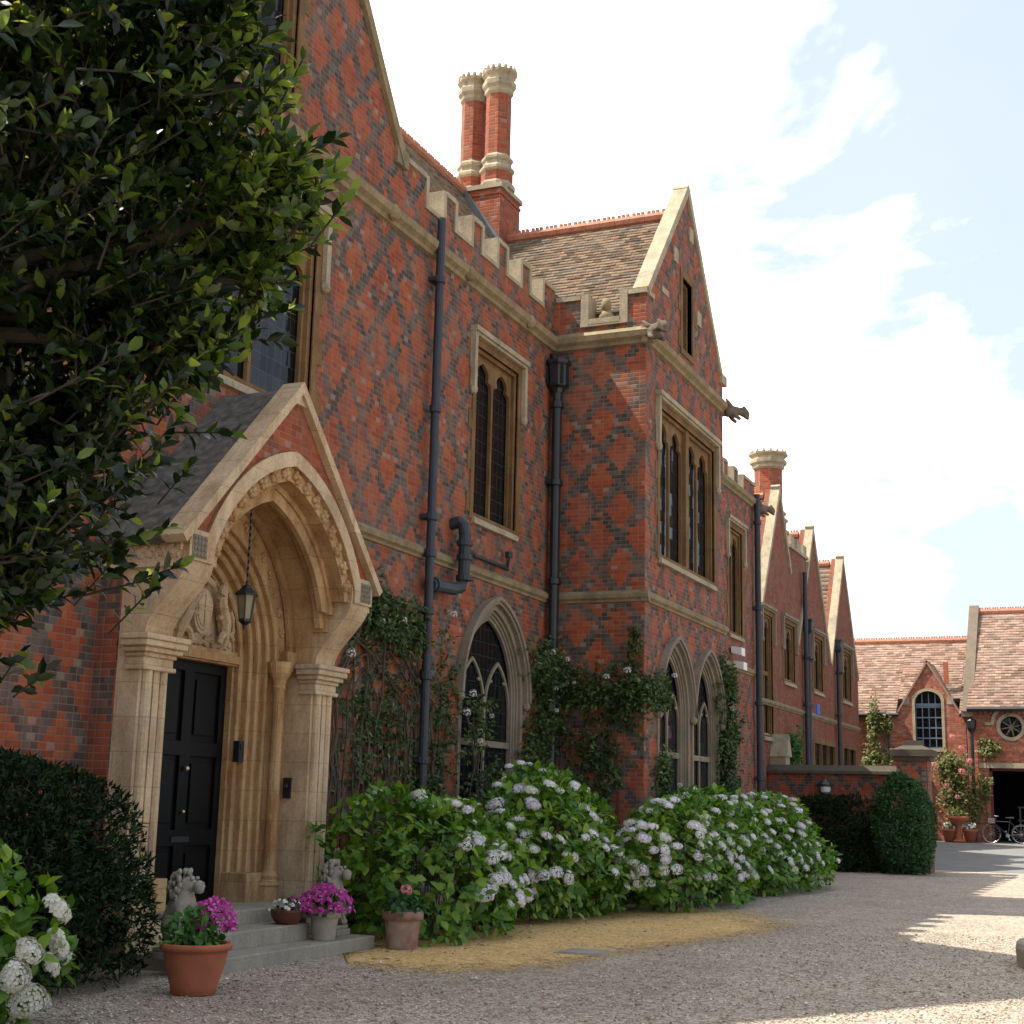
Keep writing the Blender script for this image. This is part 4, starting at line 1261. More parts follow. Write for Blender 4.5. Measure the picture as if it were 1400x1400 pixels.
for w in LOW:
    mb = MB(); n = 3 if w[1] - w[0] > 3 else 2
    lw = (w[1] - w[0]) / n
    mb.plate([rect(w[0] - .12, w[1] + .12, w[2] - .1, w[3] + .14)] + [rect(w[0] + lw * i + .035, w[0] + lw * (i + 1) - .035, w[2], w[3] - .03) for i in range(n)], XG - .07, XG + .02, 'X')
    o = mb.build('window', STONE_W, wing)
    mb = MB(); mb.plate([rect(*w)], XG - .12, XG - .09, 'X'); mb.build('pane', GLASS, o)
mb = MB()
for ya, ap in ((42.85, 11.35), (47.78, 11.0), (53.1, 10.85)):
    y1 = 40.3 if ya < 43 else ya - 2.6
    coping(mb, ya - 2.62, ap - sl * 2.62 + .02, ya + .04, ap + .12, XG - .22, XG + .06, .15)
    e = 1.5 if ya < 43 else 2.66
    coping(mb, ya + e, ap - sl * e + .02, ya - .04, ap + .12, XG - .222, XG + .058, .15)
mb.box(XG - .45, XG + .06, 44.15, 46.9, 9.753, 9.85)
for y in (44.3, 45.2, 46.1): mb.box(XG - .44, XG + .05, y, y + .5, 9.85, 10.15)
mb.build('gable_coping', STONE_G, wing)
mb = MB(); moulding(mb, 38.65, 55.85, XG, 4.55, k=.55); mb.build('string_course', STONE_M, wing)
for ya, ap in ((42.85, 11.35), (47.78, 11.0), (53.1, 10.85)):
    h = ap - .25
    a = slab('gable_roof', (XG - .4, ya - 2.6, h - 4.2), (-16, ya - 2.6, h - 4.2), (XG - .4, ya, h), (-16, ya, h), SLATE, wing, .1)
    tile_roof('tiles', (-16, ya - 2.6, h - 4.19), (XG - .42, ya - 2.6, h - 4.19), (-16, ya, h + .01), (XG - .42, ya, h + .01), TILE, a, .3, .2)
    slab('roof_side', (XG - .4, ya + 2.6, h - 4.2), (-16, ya + 2.6, h - 4.2), (XG - .4, ya, h), (-16, ya, h), SLATE, a, .1)
    ridge_tiles('ridge', (-16, ya, h + .05), (XG - .45, ya, h + .05), a, .12)
slab('link_roof', (XG - .5, 38.6, 7.4), (XG - .5, 41, 7.4), (-13, 38.6, 10.4), (-13, 41, 10.4), SLATE, wing)
mb = MB(); mb.box(-11.2, -10.3, 44.7, 45.6, 7.0, 10.4); ch = mb.build('chimney', BRICK_P, wing)
flue(-10.75, 45.1, 10.35, 2.75, .46, ch)
for y, z in ((45.9, 9.2), (46.25, 7.3), (51.25, 7.2)):
    p = (XG + .13, y)
    o = pipe('drainpipe', [(p[0], y, 0), (p[0], y, z)], .075, IRON, [(q, p) for q in (2.5, 4.9, 6.4)], wing)
    if z < 8:
        mb = MB(); mb.lathe([(.08, 0), (.2, .12), (.2, .42), (.23, .45), (.23, .5)], (p[0], y, z - .1), 4, math.pi / 4); mb.build('hopper_head', IRON, o)
# buttress with gabled cap
mb = MB(); mb.box(XG, XG + .45, 41.37, 41.9, 0, 3.1)
mb.plate([[(41.3, 3.1), (41.97, 3.1), (41.63, 3.75)]], XG, XG + .5, 'X')
mb.build('buttress', STONE_G, wing)

# ------------------------------------------------------------------ coach house and garage at the end of the yard
YW = 58.0
coach = thing('coach_house', (-10, 58, .5), 'low brick coach house with pinkish tiled roof and an arched window under a small gable', 'coach house')
DX, DA = -7.6, 7.35
cp = [(-18, 0), (-6.2, 0), (-6.2, 5.45), (-6.45, 5.45), (DX, DA), (-8.75, 5.45), (-18, 5.45)]
cwin = [(DX + .50 * math.cos(t), 5.85 + .42 * math.sin(t)) for t in np.linspace(0, math.pi, 11)] + [(DX - .5, 4.05), (DX + .5, 4.05)]
mb = MB(); mb.plate([cp, cwin], YW, YW + .35, 'Y'); mb.build('wall', BRICK_COACH, coach)
co = [(DX + (u - DX) * 1.22, v + (.10 if v > 5 else -.0)) for u, v in cwin]
mb = MB(); mb.plate([co, cwin], YW - .03, YW + .2, 'Y'); mb.box(DX - .66, DX + .66, YW - .08, YW + .2, 3.92, 4.05)
o = mb.build('window', STONE_G, coach)
mb = MB(); mb.plate([cwin], YW + .24, YW + .27, 'Y'); mb.build('pane', GLASS, o)
mb = MB()
for i in range(5):
    x = DX - .5 + .25 * i; mb.box(x - .018, x + .018, YW + .17, YW + .22, 4.05, 6.22 if 0 < i < 4 else 5.85)
for z in (4.08, 4.45, 4.85, 5.25, 5.65): mb.box(DX - .5, DX + .5, YW + .165, YW + .215, z - .025, z + .025)
mb.box(DX - .5, DX + .5, YW + .15, YW + .21, 5.68, 5.80)
mb.build('glazing_bar', BLUEF, o)
RY, RZ = 61.3, 8.55
def on_roof(x, y): return (x, y, 5.35 + (y - YW + .25) * (RZ - 5.35) / (RY - YW + .25))
rf = None
for x0, x1, y0 in ((-18, -8.8, YW - .25), (-8.8, -6.42, YW + .45), (-6.42, -6.25, YW - .25)):
    o = slab('roof', on_roof(x0, y0), on_roof(x1, y0), (x0, RY, RZ), (x1, RY, RZ), SLATE, coach)
    rf = rf or o
    a, b = Vector(on_roof(x0, y0 - .02)), Vector(on_roof(x1, y0 - .02))
    up = Vector((0, 0, .03))
    tile_roof('tiles', a + up, b + up, (x0, RY, RZ + .02), (x1, RY, RZ + .02), TILE_R, o, .24, .16, .02)
slab('roof_back', (-18, 64.8, 5.35), (-6.25, 64.8, 5.35), (-18, RY, RZ), (-6.25, RY, RZ), SLATE, rf)
ridge_tiles('ridge', (-18, RY, RZ + .06), (-6.3, RY, RZ + .06), rf, .13)
for s in (-1, 1):
    e = DX + s * 1.3
    d = slab('dormer_roof', (e, YW - .08, 5.30), (e, YW + 2.4, 5.30), (DX, YW - .08, DA + .12), (DX, YW + 2.4, DA + .12), TILE_R, coach, .06)
mb = MB(); mb.box(DX + .55, DX + .72, YW + .6, YW + .8, 6.6, 7.45); mb.build('vent_pipe', TERRA, coach)
mb = MB(); mb.box(DX - .95, DX - .72, YW - .02, YW + .05, 5.75, 6.05); mb.box(DX + .72, DX + .95, YW - .02, YW + .05, 5.75, 6.05); mb.build('quoin_block', STONE_G, coach)
mb = MB(); mb.tube([(-18, YW - .33, 5.33), (-8.7, YW - .33, 5.33)], .08, 8); mb.tube([(-9.15, YW - .12, .5), (-9.15, YW - .12, 5.25)], .06, 8)
mb.lathe([(.06, 0), (.16, .15), (.16, .4)], (-9.15, YW - .15, 4.85), 8); mb.build('gutter', IRON_B, coach)

garage = thing('brick_garage', (0, 58, .5), 'orange brick garage with wide dark doorway, round window and tiled roof at the right edge', 'garage')
YG = 57.9
oc = (-4.55, 4.88)
circ = lambda r: [(oc[0] + r * math.cos(t), oc[1] + r * math.sin(t)) for t in np.linspace(0, 2 * math.pi, 25)[:-1]]
gd = (-5.42, -2.0, .3, 3.32)
mb = MB(); mb.plate([[(-6.15, 0), (6, 0), (6, 5.6), (-6.15, 5.6)], circ(.42), rect(*gd)], YG, YG + .35, 'Y')
for i in range(60):
    x = -6.1 + i * .2
    mb.box(x, x + .1, YG - .07, YG, 5.36, 5.46)
mb.box(-6.1, 6, YG - .09, YG, 5.46, 5.6)
mb.build('wall', BRICK_COACH, garage)
mb = MB(); mb.plate([circ(.53), circ(.40)], YG - .05, YG + .2, 'Y')
hb = [(oc[0] + r * math.cos(t), oc[1] + .12 + r * math.sin(t)) for r, ts in ((.72, np.linspace(0, math.pi, 15)), (.60, np.linspace(math.pi, 0, 15))) for t in ts]
mb.plate([hb], YG - .11, YG, 'Y')
for s in (-1, 1): mb.box(oc[0] + s * .78 - .16, oc[0] + s * .78 + .16, YG - .108, YG, oc[1] + .06, oc[1] + .16)
ow = mb.build('round_window', STONE_G, garage)
mb = MB(); mb.plate([circ(.42)], YG + .24, YG + .27, 'Y'); mb.build('pane', GLASS, ow)
mb = MB()
for a in range(4):
    t = a * math.pi / 4 + .2
    mb.tube([(oc[0] + .36 * math.cos(t), YG + .2, oc[1] + .36 * math.sin(t)), (oc[0] - .36 * math.cos(t), YG + .2, oc[1] - .36 * math.sin(t))], .03, 6)
mb.build('glazing_bar', STONE_DK, ow)
mb = MB(); mb.box(gd[0] - .35, gd[1] + .35, YG - .06, YG + .2, 3.32, 3.52); mb.build('lintel', STONE_G, garage)
mb = MB()
mb.box(gd[0], gd[0] + .1, YG + .2, YG + .32, .4, 3.32); mb.box(gd[0], gd[1], YG + .2, YG + .32, 3.22, 3.318); mb.build('door_frame', simple('dark_red_paint', (.16, .03, .025), .6), garage)
mb = MB()
mb.box(-6.0, -5.9, YG + .36, 63.4, .3, 4.5); mb.box(0, .1, YG + .36, 63.4, .3, 4.5); mb.box(-5.9, 0, 63.3, 63.4, .3, 4.5); mb.box(-6, .1, YG + .36, 63.4, 4.5, 4.6); mb.build('interior', DARK, garage)
mb = MB()
for z in (1.35, 1.85): mb.box(-4.6, -1.2, 60.0, 60.6, z, z + .06)
for x in (-4.55, -2.9, -1.25): mb.box(x, x + .06, 60.0, 60.06, .5, 1.9)
tag(mb.build('storage_shelf', WOOD), 'grey shelf rack standing inside the dark garage doorway', 'shelf')
RY, RZ = 61.7, 9.75
rf = slab('roof', (-6.1, YG - .3, 5.58), (6, YG - .3, 5.58), (-6.1, RY, RZ), (6, RY, RZ), SLATE, garage)
tile_roof('tiles', (-6.1, YG - .32, 5.6), (6, YG - .32, 5.6), (-6.1, RY, RZ + .02), (6, RY, RZ + .02), TILE_R, rf, .24, .16, .02)
slab('roof_back', (-6.1, 65.8, 5.58), (6, 65.8, 5.58), (-6.1, RY, RZ), (6, RY, RZ), SLATE, rf)
ridge_tiles('ridge', (-6.0, RY, RZ + .06), (6, RY, RZ + .06), rf, .13)
mb = MB(); mb.plate([[(YG - .1, 4.9), (YG - .1, 5.5), (RY, RZ + .1), (65.5, 5.5), (65.5, 4.9)]], -6.17, -5.95, 'X'); mb.build('gable_wall', BRICK_COACH, garage)
mb = MB(); coping(mb, YG - .35, 5.42, RY + .04, RZ + .32, -6.28, -5.9, .2, .05); mb.box(-6.32, -5.88, YG - .35, YG + .1, 5.25, 5.5); mb.build('gable_coping', COPE_B, garage)
mb = MB(); mb.tube([(-6.1, YG - .4, 5.52), (6, YG - .4, 5.52)], .085, 8); mb.tube([(-5.98, YG - .13, .5), (-5.98, YG - .13, 5.2)], .065, 8)
mb.lathe([(.07, 0), (.18, .18), (.2, .45), (.16, .5)], (-5.98, YG - .17, 4.65), 8); mb.build('gutter', IRON_B, garage)

# ------------------------------------------------------------------ garden wall with pier
gw = thing('garden_wall', (-8, 41, 0), 'dark red brick garden wall with stone coping and end pier joining the house', 'wall')
mb = MB(); mb.plate([[(-9.88, 0), (-6.25, 0), (-6.25, 2.62), (-9.88, 2.62)]], 41.0, 41.35, 'Y'); mb.build('brickwork', BRICK, gw)
mb = MB(); mb.plate([[(40.88, 2.62), (41.47, 2.62), (41.47, 2.70), (41.30, 2.86), (41.05, 2.86), (40.88, 2.70)]], -9.88, -6.25, 'X'); mb.build('coping', MOSSY, gw)
mb = MB(); mb.box(-6.25, -5.42, 40.8, 41.6, 0, 3.0); mb.build('pier', BRICK, gw)
mb = MB(); mb.box(-6.33, -5.34, 40.72, 41.68, 3.0, 3.12); mb.box(-6.40, -5.27, 40.65, 41.75, 3.12, 3.30)
mb.add([(-6.36, 40.69, 3.30), (-5.31, 40.69, 3.30), (-5.31, 41.71, 3.30), (-6.36, 41.71, 3.30), (-6.1, 40.95, 3.42), (-5.55, 40.95, 3.42), (-5.55, 41.45, 3.42), (-6.1, 41.45, 3.42)],
       [(0, 3, 2, 1), (4, 5, 6, 7), (0, 1, 5, 4), (1, 2, 6, 5), (2, 3, 7, 6), (3, 0, 4, 7)])
mb.box(-6.08, -5.57, 40.97, 41.43, 3.42, 3.56)
mb.build('pier_cap', MOSSY, gw)
wl = thing('wall_lamp', (-8.2, 41, 2.0), 'small lamp with black cap and white globe on the garden wall', 'lamp')
mb = MB(); mb.lathe([(.02, .28), (.08, .24), (.22, .12), (.22, .08)], (-8.2, 40.75, 2.2), 14); mb.tube([(-8.2, 41.0, 2.45), (-8.2, 40.8, 2.5), (-8.2, 40.75, 2.45)], .025, 6); mb.build('cap', IRON_B, wl)
mb = MB(); mb.lathe([(.05, 0), (.13, .05), (.15, .13), (.14, .20)], (-8.2, 40.75, 2.06), 14); mb.build('globe', WHITE, wl)

for z, y, lab in ((5.55, 35.9, 'upper of two white floodlights on the brick wall behind the bay'), (5.2, 36.1, 'lower of two white floodlights on the brick wall behind the bay')):
    t = thing('floodlight', (XW + .1, y, z), lab, 'floodlight', 'floodlights behind the bay')
    mb = MB(); mb.add([(XW + .06, y - .16, z - .02), (XW + .34, y - .18, z - .10), (XW + .34, y + .18, z - .10), (XW + .06, y + .16, z - .02),
                       (XW + .06, y - .16, z + .14), (XW + .34, y - .18, z + .10), (XW + .34, y + .18, z + .10), (XW + .06, y + .16, z + .14)],
                      [(0, 3, 2, 1), (4, 5, 6, 7), (0, 1, 5, 4), (1, 2, 6, 5), (2, 3, 7, 6), (3, 0, 4, 7)]); mb.build('housing', WHITE, t)
    mb = MB(); mb.box(XW, XW + .07, y - .05, y + .05, z - .02, z + .10); mb.build('bracket', IRON_B, t)
mb = MB(); mb.box(XG, XG + .03, 47.95, 48.4, 4.72, 5.08); tag(mb.build('blue_sign', BLUE, bevel=.01), 'small plain blue sign on the far gabled wing', 'sign')


# ------------------------------------------------------------------ plants
def twig_leaves(P, N, per, L, spread=.9, up=.25):
    """several leaves round each tip; returns bases, directions, normals"""
    n = len(P)
    p = np.repeat(P, per, 0); nn = np.repeat(N, per, 0)
    d = nrm(nn * .55 + rdir(n * per) * spread + np.array([0, 0, up]))
    fn = nrm(nn + np.array([0, 0, .9]) + rdir(n * per) * .35)
    p = p + rdir(n * per) * L * .25
    return p, d, fn


def floret_head(name, r, m, n=52):
    """domed hydrangea head of four-petalled florets"""
    V, F = [], []
    for i in range(n):
        z = 1 - 1.25 * (i + .5) / n
        t = i * 2.39996
        s = math.sqrt(max(0, 1 - z * z))
        d = np.array((s * math.cos(t), s * math.sin(t), z)) + rng.normal(size=3) * .10
        d /= np.linalg.norm(d)
        c = d * r * np.array((1.1, 1.0, .46)) * rng.uniform(.78, 1.15)
        a = np.cross(d, (0.3, .2, .9)); a /= np.linalg.norm(a)
        b = np.cross(d, a)
        w = r * rng.uniform(.30, .40)
        ang = rng.uniform(0, 6.28)
        a, b = a * math.cos(ang) + b * math.sin(ang), -a * math.sin(ang) + b * math.cos(ang)
        for s1, s2 in ((1, 0), (0, 1), (-1, 0), (0, -1)):
            u = a * s1 + b * s2; v = a * -s2 + b * s1
            o = len(V)
            V += [c, c + u * w * .6 + v * w * .42 + d * w * .12, c + u * w * .98 + d * w * .02, c + u * w * .6 - v * w * .42 + d * w * .12]
            F.append((o, o + 1, o + 2, o + 3))
    me = bpy.data.meshes.new(name)
    me.from_pydata([tuple(v) for v in V], [], F)
    me.materials.append(m)
    return me


HEADS = [floret_head('flower_head', q, P_WHITE, n_) for q, n_ in ((.085, 40), (.075, 30), (.092, 36), (.068, 26), (.08, 22))]
HEADS_I = [floret_head('flower_head', .105, P_IVORY) for _ in range(2)]


def hydrangea(c, rad, label, n_leaf, n_head, seed, heads=HEADS, clipx=None, L=.15, hs=1.0, flowbias=None, group='white hydrangeas along the house'):
    global rng
    rng = np.random.default_rng(seed)
    t = thing('hydrangea_bush', (c[0], c[1], 0), label, 'hydrangea', group)
    P, N = hull_points(n_leaf, c, rad, seed, .06, .45, 2.5, .12)
    if clipx is not None:
        k = P[:, 0] > clipx; P, N = P[k], N[k]
    p, d, fn = twig_leaves(P, N, 3, L, .8, .05)
    n = len(p)
    Ls = L * rng.uniform(.6, 1.25, n)
    leaves('foliage', p, d, fn, Ls, Ls * rng.uniform(.62, .78, n), L_HYD, t)
    # stems
    mb = MB()
    for i in range(40):
        a = rng.uniform(0, 6.28); q = rng.uniform(.2, .85)
        tip = np.array(c) + np.array((rad[0] * q * math.cos(a), rad[1] * q * math.sin(a), rad[2] * rng.uniform(.1, .6)))
        b = np.array((c[0] + (tip[0] - c[0]) * .55, c[1] + (tip[1] - c[1]) * .8, 0))
        if clipx is not None and (tip[0] < clipx or b[0] < clipx): continue
        mb.tube([b, (b + tip) / 2 + rng.normal(size=3) * .04, tip], [.012, .010, .007], 5, False)
    mb.build('stem', STEM, t)
    # flower heads, those on the side that shows
    cnt = 0; tries = 0
    placed = []
    while cnt < n_head and tries < 6000:
        tries += 1
        dd = rdir(1)
        dd[:, 2] = abs(dd[:, 2]) * 1.0 - .25
        dd = nrm(dd)
        if dd[0] @ nrm(np.array([[-c[0], -c[1], .4]]))[0] < rng.uniform(-.25, .25): continue
        s = (np.abs(dd) ** 2.5).sum(1) ** (-1 / 2.5)
        rr = s * lump(dd, seed, .12)
        p = np.array(c) + (dd * rr[:, None] * np.array(rad))[0] * rng.uniform(.97, 1.06)
        if p[2] < .16 or (clipx is not None and p[0] < clipx + .05): continue
        if flowbias and not flowbias(p, rng): continue
        if any(np.linalg.norm(p - q) < .15 for q in placed): continue
        placed.append(p)
        o = bpy.data.objects.new('flower_head', heads[cnt % len(heads)])
        COL.objects.link(o)
        nv = nrm(dd / np.array(rad))[0] * .75 + np.array((0, 0, .45)) + rng.normal(size=3) * .18
        o.location = p
        o.rotation_euler = Vector(nv).to_track_quat('Z', 'Y').to_euler()
        sc = hs * rng.uniform(.75, 1.25)
        o.scale = (sc * rng.uniform(.85, 1.2), sc * rng.uniform(.8, 1.1), sc * rng.uniform(.8, 1.05))
        setp(o, t)
        cnt += 1
    return t


hydrangea((-8.30, 16.65, .70), (.98, 1.85, .98), 'white hydrangea bush beside the weathered pot, nearest the porch', 1700, 42, 21, clipx=-9.5, flowbias=lambda p, r: p[1] > 15.7)
hydrangea((-8.25, 20.05, .72), (1.0, 2.5, 1.10), 'white hydrangea bush under the pointed window by the drainpipe', 2200, 96, 22, clipx=-9.5)
hydrangea((-7.2, 24.1, .74), (.85, 2.75, 1.0), 'white hydrangea bush in front of the bay corner, crowded with pale flower heads', 2200, 100, 23, clipx=-7.75)
hydrangea((-7.05, 29.3, .74), (.88, 3.5, .98), 'white hydrangea bush at the far end of the row, densest in flowers', 2500, 100, 24, clipx=-7.75)
hydrangea((-7.42, 7.55, .42), (.55, .85, .66), 'hydrangea bush with ivory flower heads at the bottom left corner', 420, 26, 25, heads=HEADS_I, L=.13, hs=1.05)


def shrub(name, label, cat, c, rad, n, L, wr, m, seed, power=2.6, amp=.1, shell=.3, per=3, zmin=.02, spread=.9, core=True, group=None, up=.2, sl=True, trunk=None):
    global rng
    rng = np.random.default_rng(seed)
    t = thing(name, (c[0], c[1], 0), label, cat, group)
    P, N = hull_points(n, c, rad, seed, zmin, shell, power, amp)
    p, d, fn = twig_leaves(P, N, per, L, spread, up)
    Ls = L * rng.uniform(.6, 1.3, len(p))
    leaves('foliage', p, d, fn, Ls, Ls * wr, m, t, simple_leaf=sl)
    mb = MB()
    for i in range(22):
        a = rng.uniform(0, 6.28); q = rng.uniform(.1, .75)
        tip = np.array(c) + np.array((rad[0] * q * math.cos(a), rad[1] * q * math.sin(a), rad[2] * rng.uniform(-.2, .7)))
        b = np.array((c[0] + (tip[0] - c[0]) * .4, c[1] + (tip[1] - c[1]) * .6, 0))
        mb.tube([b, (b + tip) / 2, tip], [.03, .022, .01], 5, False)
    mb.build('branch', BARK, t)
    return t


shrub('yew_hedge', 'big dark clipped yew hedge left of the porch steps', 'hedge', (-8.84, 8.35, .95), (.80, 2.64, 1.12), 17000, .085, .34, L_YEW, 31, 3.4, .075, .35, 3, .05)
shrub('round_bush', 'round clipped green bush in front of the wall pier', 'bush', (-5.98, 39.9, 1.22), (.82, .82, 1.28), 7500, .075, .55, L_BOX, 32, 2.5, .065, .3, 3)
shrub('dark_shrub', 'low dark shrub along the foot of the garden wall', 'shrub', (-8.0, 40.1, .75), (1.35, .7, 1.15), 5200, .10, .40, L_YEW, 33, 2.6, .12, .4, 3)

# climbers: stems up the wall and leafy clouds against it
def climber(label, stems, clouds, m, seed, flowers=(), L=.07, cat='climber', name='climbing_rose', axis='X', face=XW, group=None, per=3, fm=P_ROSE, stem_r=.014):
    global rng
    rng = np.random.default_rng(seed)
    b0 = stems[0][0]
    t = thing(name, b0, label, cat, group)
    mb = MB()
    for st in stems:
        pts = []
        for i in range(len(st) - 1):
            a, b = np.array(st[i], float), np.array(st[i + 1], float)
            for k in range(5):
                q = a + (b - a) * k / 5
                w = rng.normal(size=3) * .035; w[0 if axis == 'X' else 1] *= .4
                pts.append(q + w)
        pts.append(np.array(st[-1], float))
        r = stem_r * rng.uniform(.7, 1.5)
        mb.tube(pts, [r * (1 - .5 * i / len(pts)) for i in range(len(pts))], 6)
    mb.build('stem', STEM, t)
    PP, NN = [], []
    for c, rad, n in clouds:
        d = rdir(n)
        P = np.array(c) + d * np.array(rad) * (rng.random((n, 1)) ** .45) * lump(d, seed + n, .22, 3.0)[:, None]
        if axis == 'X': P[:, 0] = np.maximum(P[:, 0], face + .02)
        else: P[:, 1] = np.minimum(P[:, 1], face - .02)
        nv = np.zeros((n, 3)); nv[:, 0 if axis == 'X' else 1] = 1 if axis == 'X' else -1
        PP.append(P); NN.append(nrm(nv + d * .6))
    P, N = np.concatenate(PP), np.concatenate(NN)
    p, d, fn = twig_leaves(P, N, per, L, 1.0, -.1)
    Ls = L * rng.uniform(.6, 1.35, len(p))
    leaves('foliage', p, d, fn, Ls, Ls * .62, m, t)
    for q in flowers:
        o = bpy.data.objects.new('flower', ROSE if fm is P_ROSE else PROSE)
        COL.objects.link(o)
        o.location = q
        s = rng.uniform(.8, 1.4) * (1 if fm is P_ROSE else 1.35)
        o.scale = (s, s, s)
        o.rotation_euler = Vector((1 if axis == 'X' else .3, -.8, .5)).to_track_quat('Z', 'Y').to_euler()
        setp(o, t)
    return t


ROSE = floret_head('flower', .045, P_ROSE, 18)
PROSE = floret_head('flower', .07, P_PINK, 18)
r9 = random.Random(9)
F_ = XW + .06
stems1 = [[(F_, 15.4 + i * .26 + r9.uniform(-.1, .1), 0), (F_ + .02, 15.5 + i * .27 + r9.uniform(-.2, .2), 1.6), (F_, 15.5 + i * .27 + r9.uniform(-.3, .3), 3.0), (F_, 16.3 + r9.uniform(-.5, 1.8), 4.2 + r9.uniform(-.4, .3))] for i in range(15)] + [[(F_, 15.45 + i * .155 + r9.uniform(-.05, .05), 0), (F_ + .02, 15.5 + i * .155 + r9.uniform(-.1, .1), 1.8), (F_, 15.5 + i * .157 + r9.uniform(-.15, .15), 3.3 + r9.uniform(-.5, .6))] for i in range(24)]
climber('tangle of bare brown climber stems with sparse leaves on the wall between porch and window', stems1,
        [((F_ + .06, 17.0, 4.15), (.22, .6, .5), 520), ((F_ + .06, 17.9, 4.0), (.2, .8, .42), 460), ((F_, 17.2, 2.6), (.10, 1.6, 1.5), 700),
         ((F_, 19.3, 2.9), (.1, .55, 1.3), 260), ((F_, 18.7, 1.9), (.12, .9, .7), 300)], L_CLIMB, 41,
        [(F_ + .2, 16.9, 4.0), (F_ + .2, 17.5, 4.1), (F_ + .15, 16.2, 3.5), (F_ + .15, 19.2, 4.4)], L=.075, stem_r=.02)
stems2 = [[(F_, 20.1 + r9.uniform(-.3, .3), 0), (F_ + .12, 20.3 + r9.uniform(-.4, .4), 1.4), (F_ + .14, 20.2 + r9.uniform(-.5, .5), 2.9)] for i in range(5)]
climber('white climbing rose straggling across the pointed window by the drainpipe', stems2,
        [((F_ + .15, 20.2, 2.8), (.14, .5, .55), 130), ((F_ + .12, 20.7, 1.9), (.14, .8, .45), 150)], L_CLIMB, 42,
        [(F_ + .25, 19.75, 3.25), (F_ + .25, 19.55, 2.95), (F_ + .25, 20.45, 2.95), (F_ + .25, 20.05, 2.55), (F_ + .2, 20.15, 2.7)], L=.08)
YF = YB - .06
stems3 = [[(XW + .1 + i * .16, YF, 0), (XW + .12 + i * .17 + r9.uniform(-.1, .1), YF, 1.8), (XW + .1 + i * .18 + r9.uniform(-.15, .15), YF, 3.2), (XW + .2 + i * .18, YF, 3.9)] for i in range(9)]
climber('dense dark climbing rose covering the corner between the main wall and the bay', stems3,
        [((XW + .15, YF - .35, 3.95), (.35, .85, .50), 620), ((XW + .15, YF - .3, 3.1), (.3, .7, .8), 420), ((-8.9, YF, 3.6), (.65, .22, .42), 400), ((-8.1, YF, 3.45), (.55, .25, .55), 480),
         ((-8.7, YF, 2.4), (.8, .12, .9), 420), ((XW + .12, YF - .7, 2.2), (.15, .6, .9), 600), ((-7.75, YF, 3.6), (.3, .25, .25), 160), ((-7.95, YF, 4.35), (.12, .1, .5), 60), ((-7.7, 24.2, 3.55), (.14, .5, .3), 200), ((-7.7, 24.4, 2.2), (.12, .5, .6), 160)],
        L_CLIMB, 43, [(XW + .35, YF - .6, 4.2), (XW + .3, YF - .3, 3.6), (XW + .5, YF - .3, 4.1), (-9.0, YF - .2, 3.7), (-8.4, YF - .2, 3.8), (-8.0, YF - .25, 3.9), (XW + .4, YF - .5, 3.2), (-7.5, 24.3, 3.9), (-7.5, 24.6, 2.0)],
        L=.085, axis='Y', face=YB + .9)
FB = XB + .06
stems4 = [[(FB, 28.3 + .1 * i, 0), (FB, 28.4 + .08 * i, 2.2), (FB, 28.5, 4.2)] for i in range(4)]
climber('tall narrow column of climbing rose on the far corner of the bay', stems4,
        [((FB + .05, 28.5, 4.0), (.25, .5, .6), 500), ((FB + .06, 28.6, 3.1), (.25, .5, .8), 650), ((FB + .06, 28.5, 2.0), (.25, .5, .9), 650)], L_CLIMB, 44, [(FB + .2, 28.4, 3.6)], L=.085, face=XB)
climber('bright green climber showing above the garden wall on the far wing', [[(XG + .06, 43.5, 0), (XG + .06, 43.6, 2.5), (XG + .06, 43.6, 3.9)]],
        [((XG + .2, 43.7, 3.4), (.25, .55, .7), 420)], L_POT, 45, L=.10, name='climbing_plant', face=XG)
climber('olive climbing plant with long shoots on the corner beyond the far wing', [[(-9.75, 57.6, .5), (-9.7, 57.6, 4), (-9.55, 57.6, 6.3)], [(-9.7, 57.6, 3), (-9.2, 57.55, 4.6), (-9.0, 57.5, 5.4)]],
        [((-9.6, 57.5, 3.4), (.55, .3, .9), 300), ((-9.65, 57.5, 5.0), (.30, .25, 1.2), 200), ((-9.2, 57.5, 4.9), (.35, .2, .35), 80)], L_OLIVE, 46, L=.13, name='climbing_plant', axis='Y', face=57.95)
climber('tall rose with pink flowers against the coach house, right of the round bush', [[(-6.6, 57.3, .5), (-6.65, 57.3, 2.2), (-6.7, 57.4, 4.2)], [(-6.4, 57.3, .5), (-6.3, 57.3, 2.5), (-6.2, 57.3, 3.6)]],
        [((-6.75, 57.3, 3.3), (.65, .4, .6), 460), ((-6.6, 57.3, 2.3), (.6, .4, .8), 460), ((-5.95, 57.5, 2.2), (.35, .2, 1.0), 200), ((-6.55, 57.3, 1.6), (.35, .3, .5), 200)], L_OLIVE, 47,
        [(-6.6, 56.9, 4.45), (-6.3, 56.9, 4.05), (-6.25, 56.9, 4.0), (-7.3, 56.9, 3.4), (-7.25, 56.9, 3.25), (-6.3, 56.9, 3.15), (-6.85, 56.9, 2.65), (-6.75, 56.9, 2.45), (-6.5, 56.9, 2.2), (-6.0, 56.9, 3.55)],
        L=.12, axis='Y', face=57.95, fm=P_PINK)
climber('tuft of yellowish green plant on the garage wall above the doorway', [[(-5.55, 57.8, .6), (-5.6, 57.8, 2.5), (-5.45, 57.8, 3.9)]],
        [((-5.35, 57.65, 4.05), (.42, .25, .35), 200), ((-5.55, 57.7, 2.6), (.2, .2, .5), 90)], L_OLIVE, 48, L=.12, name='wall_plant', axis='Y', face=57.88)

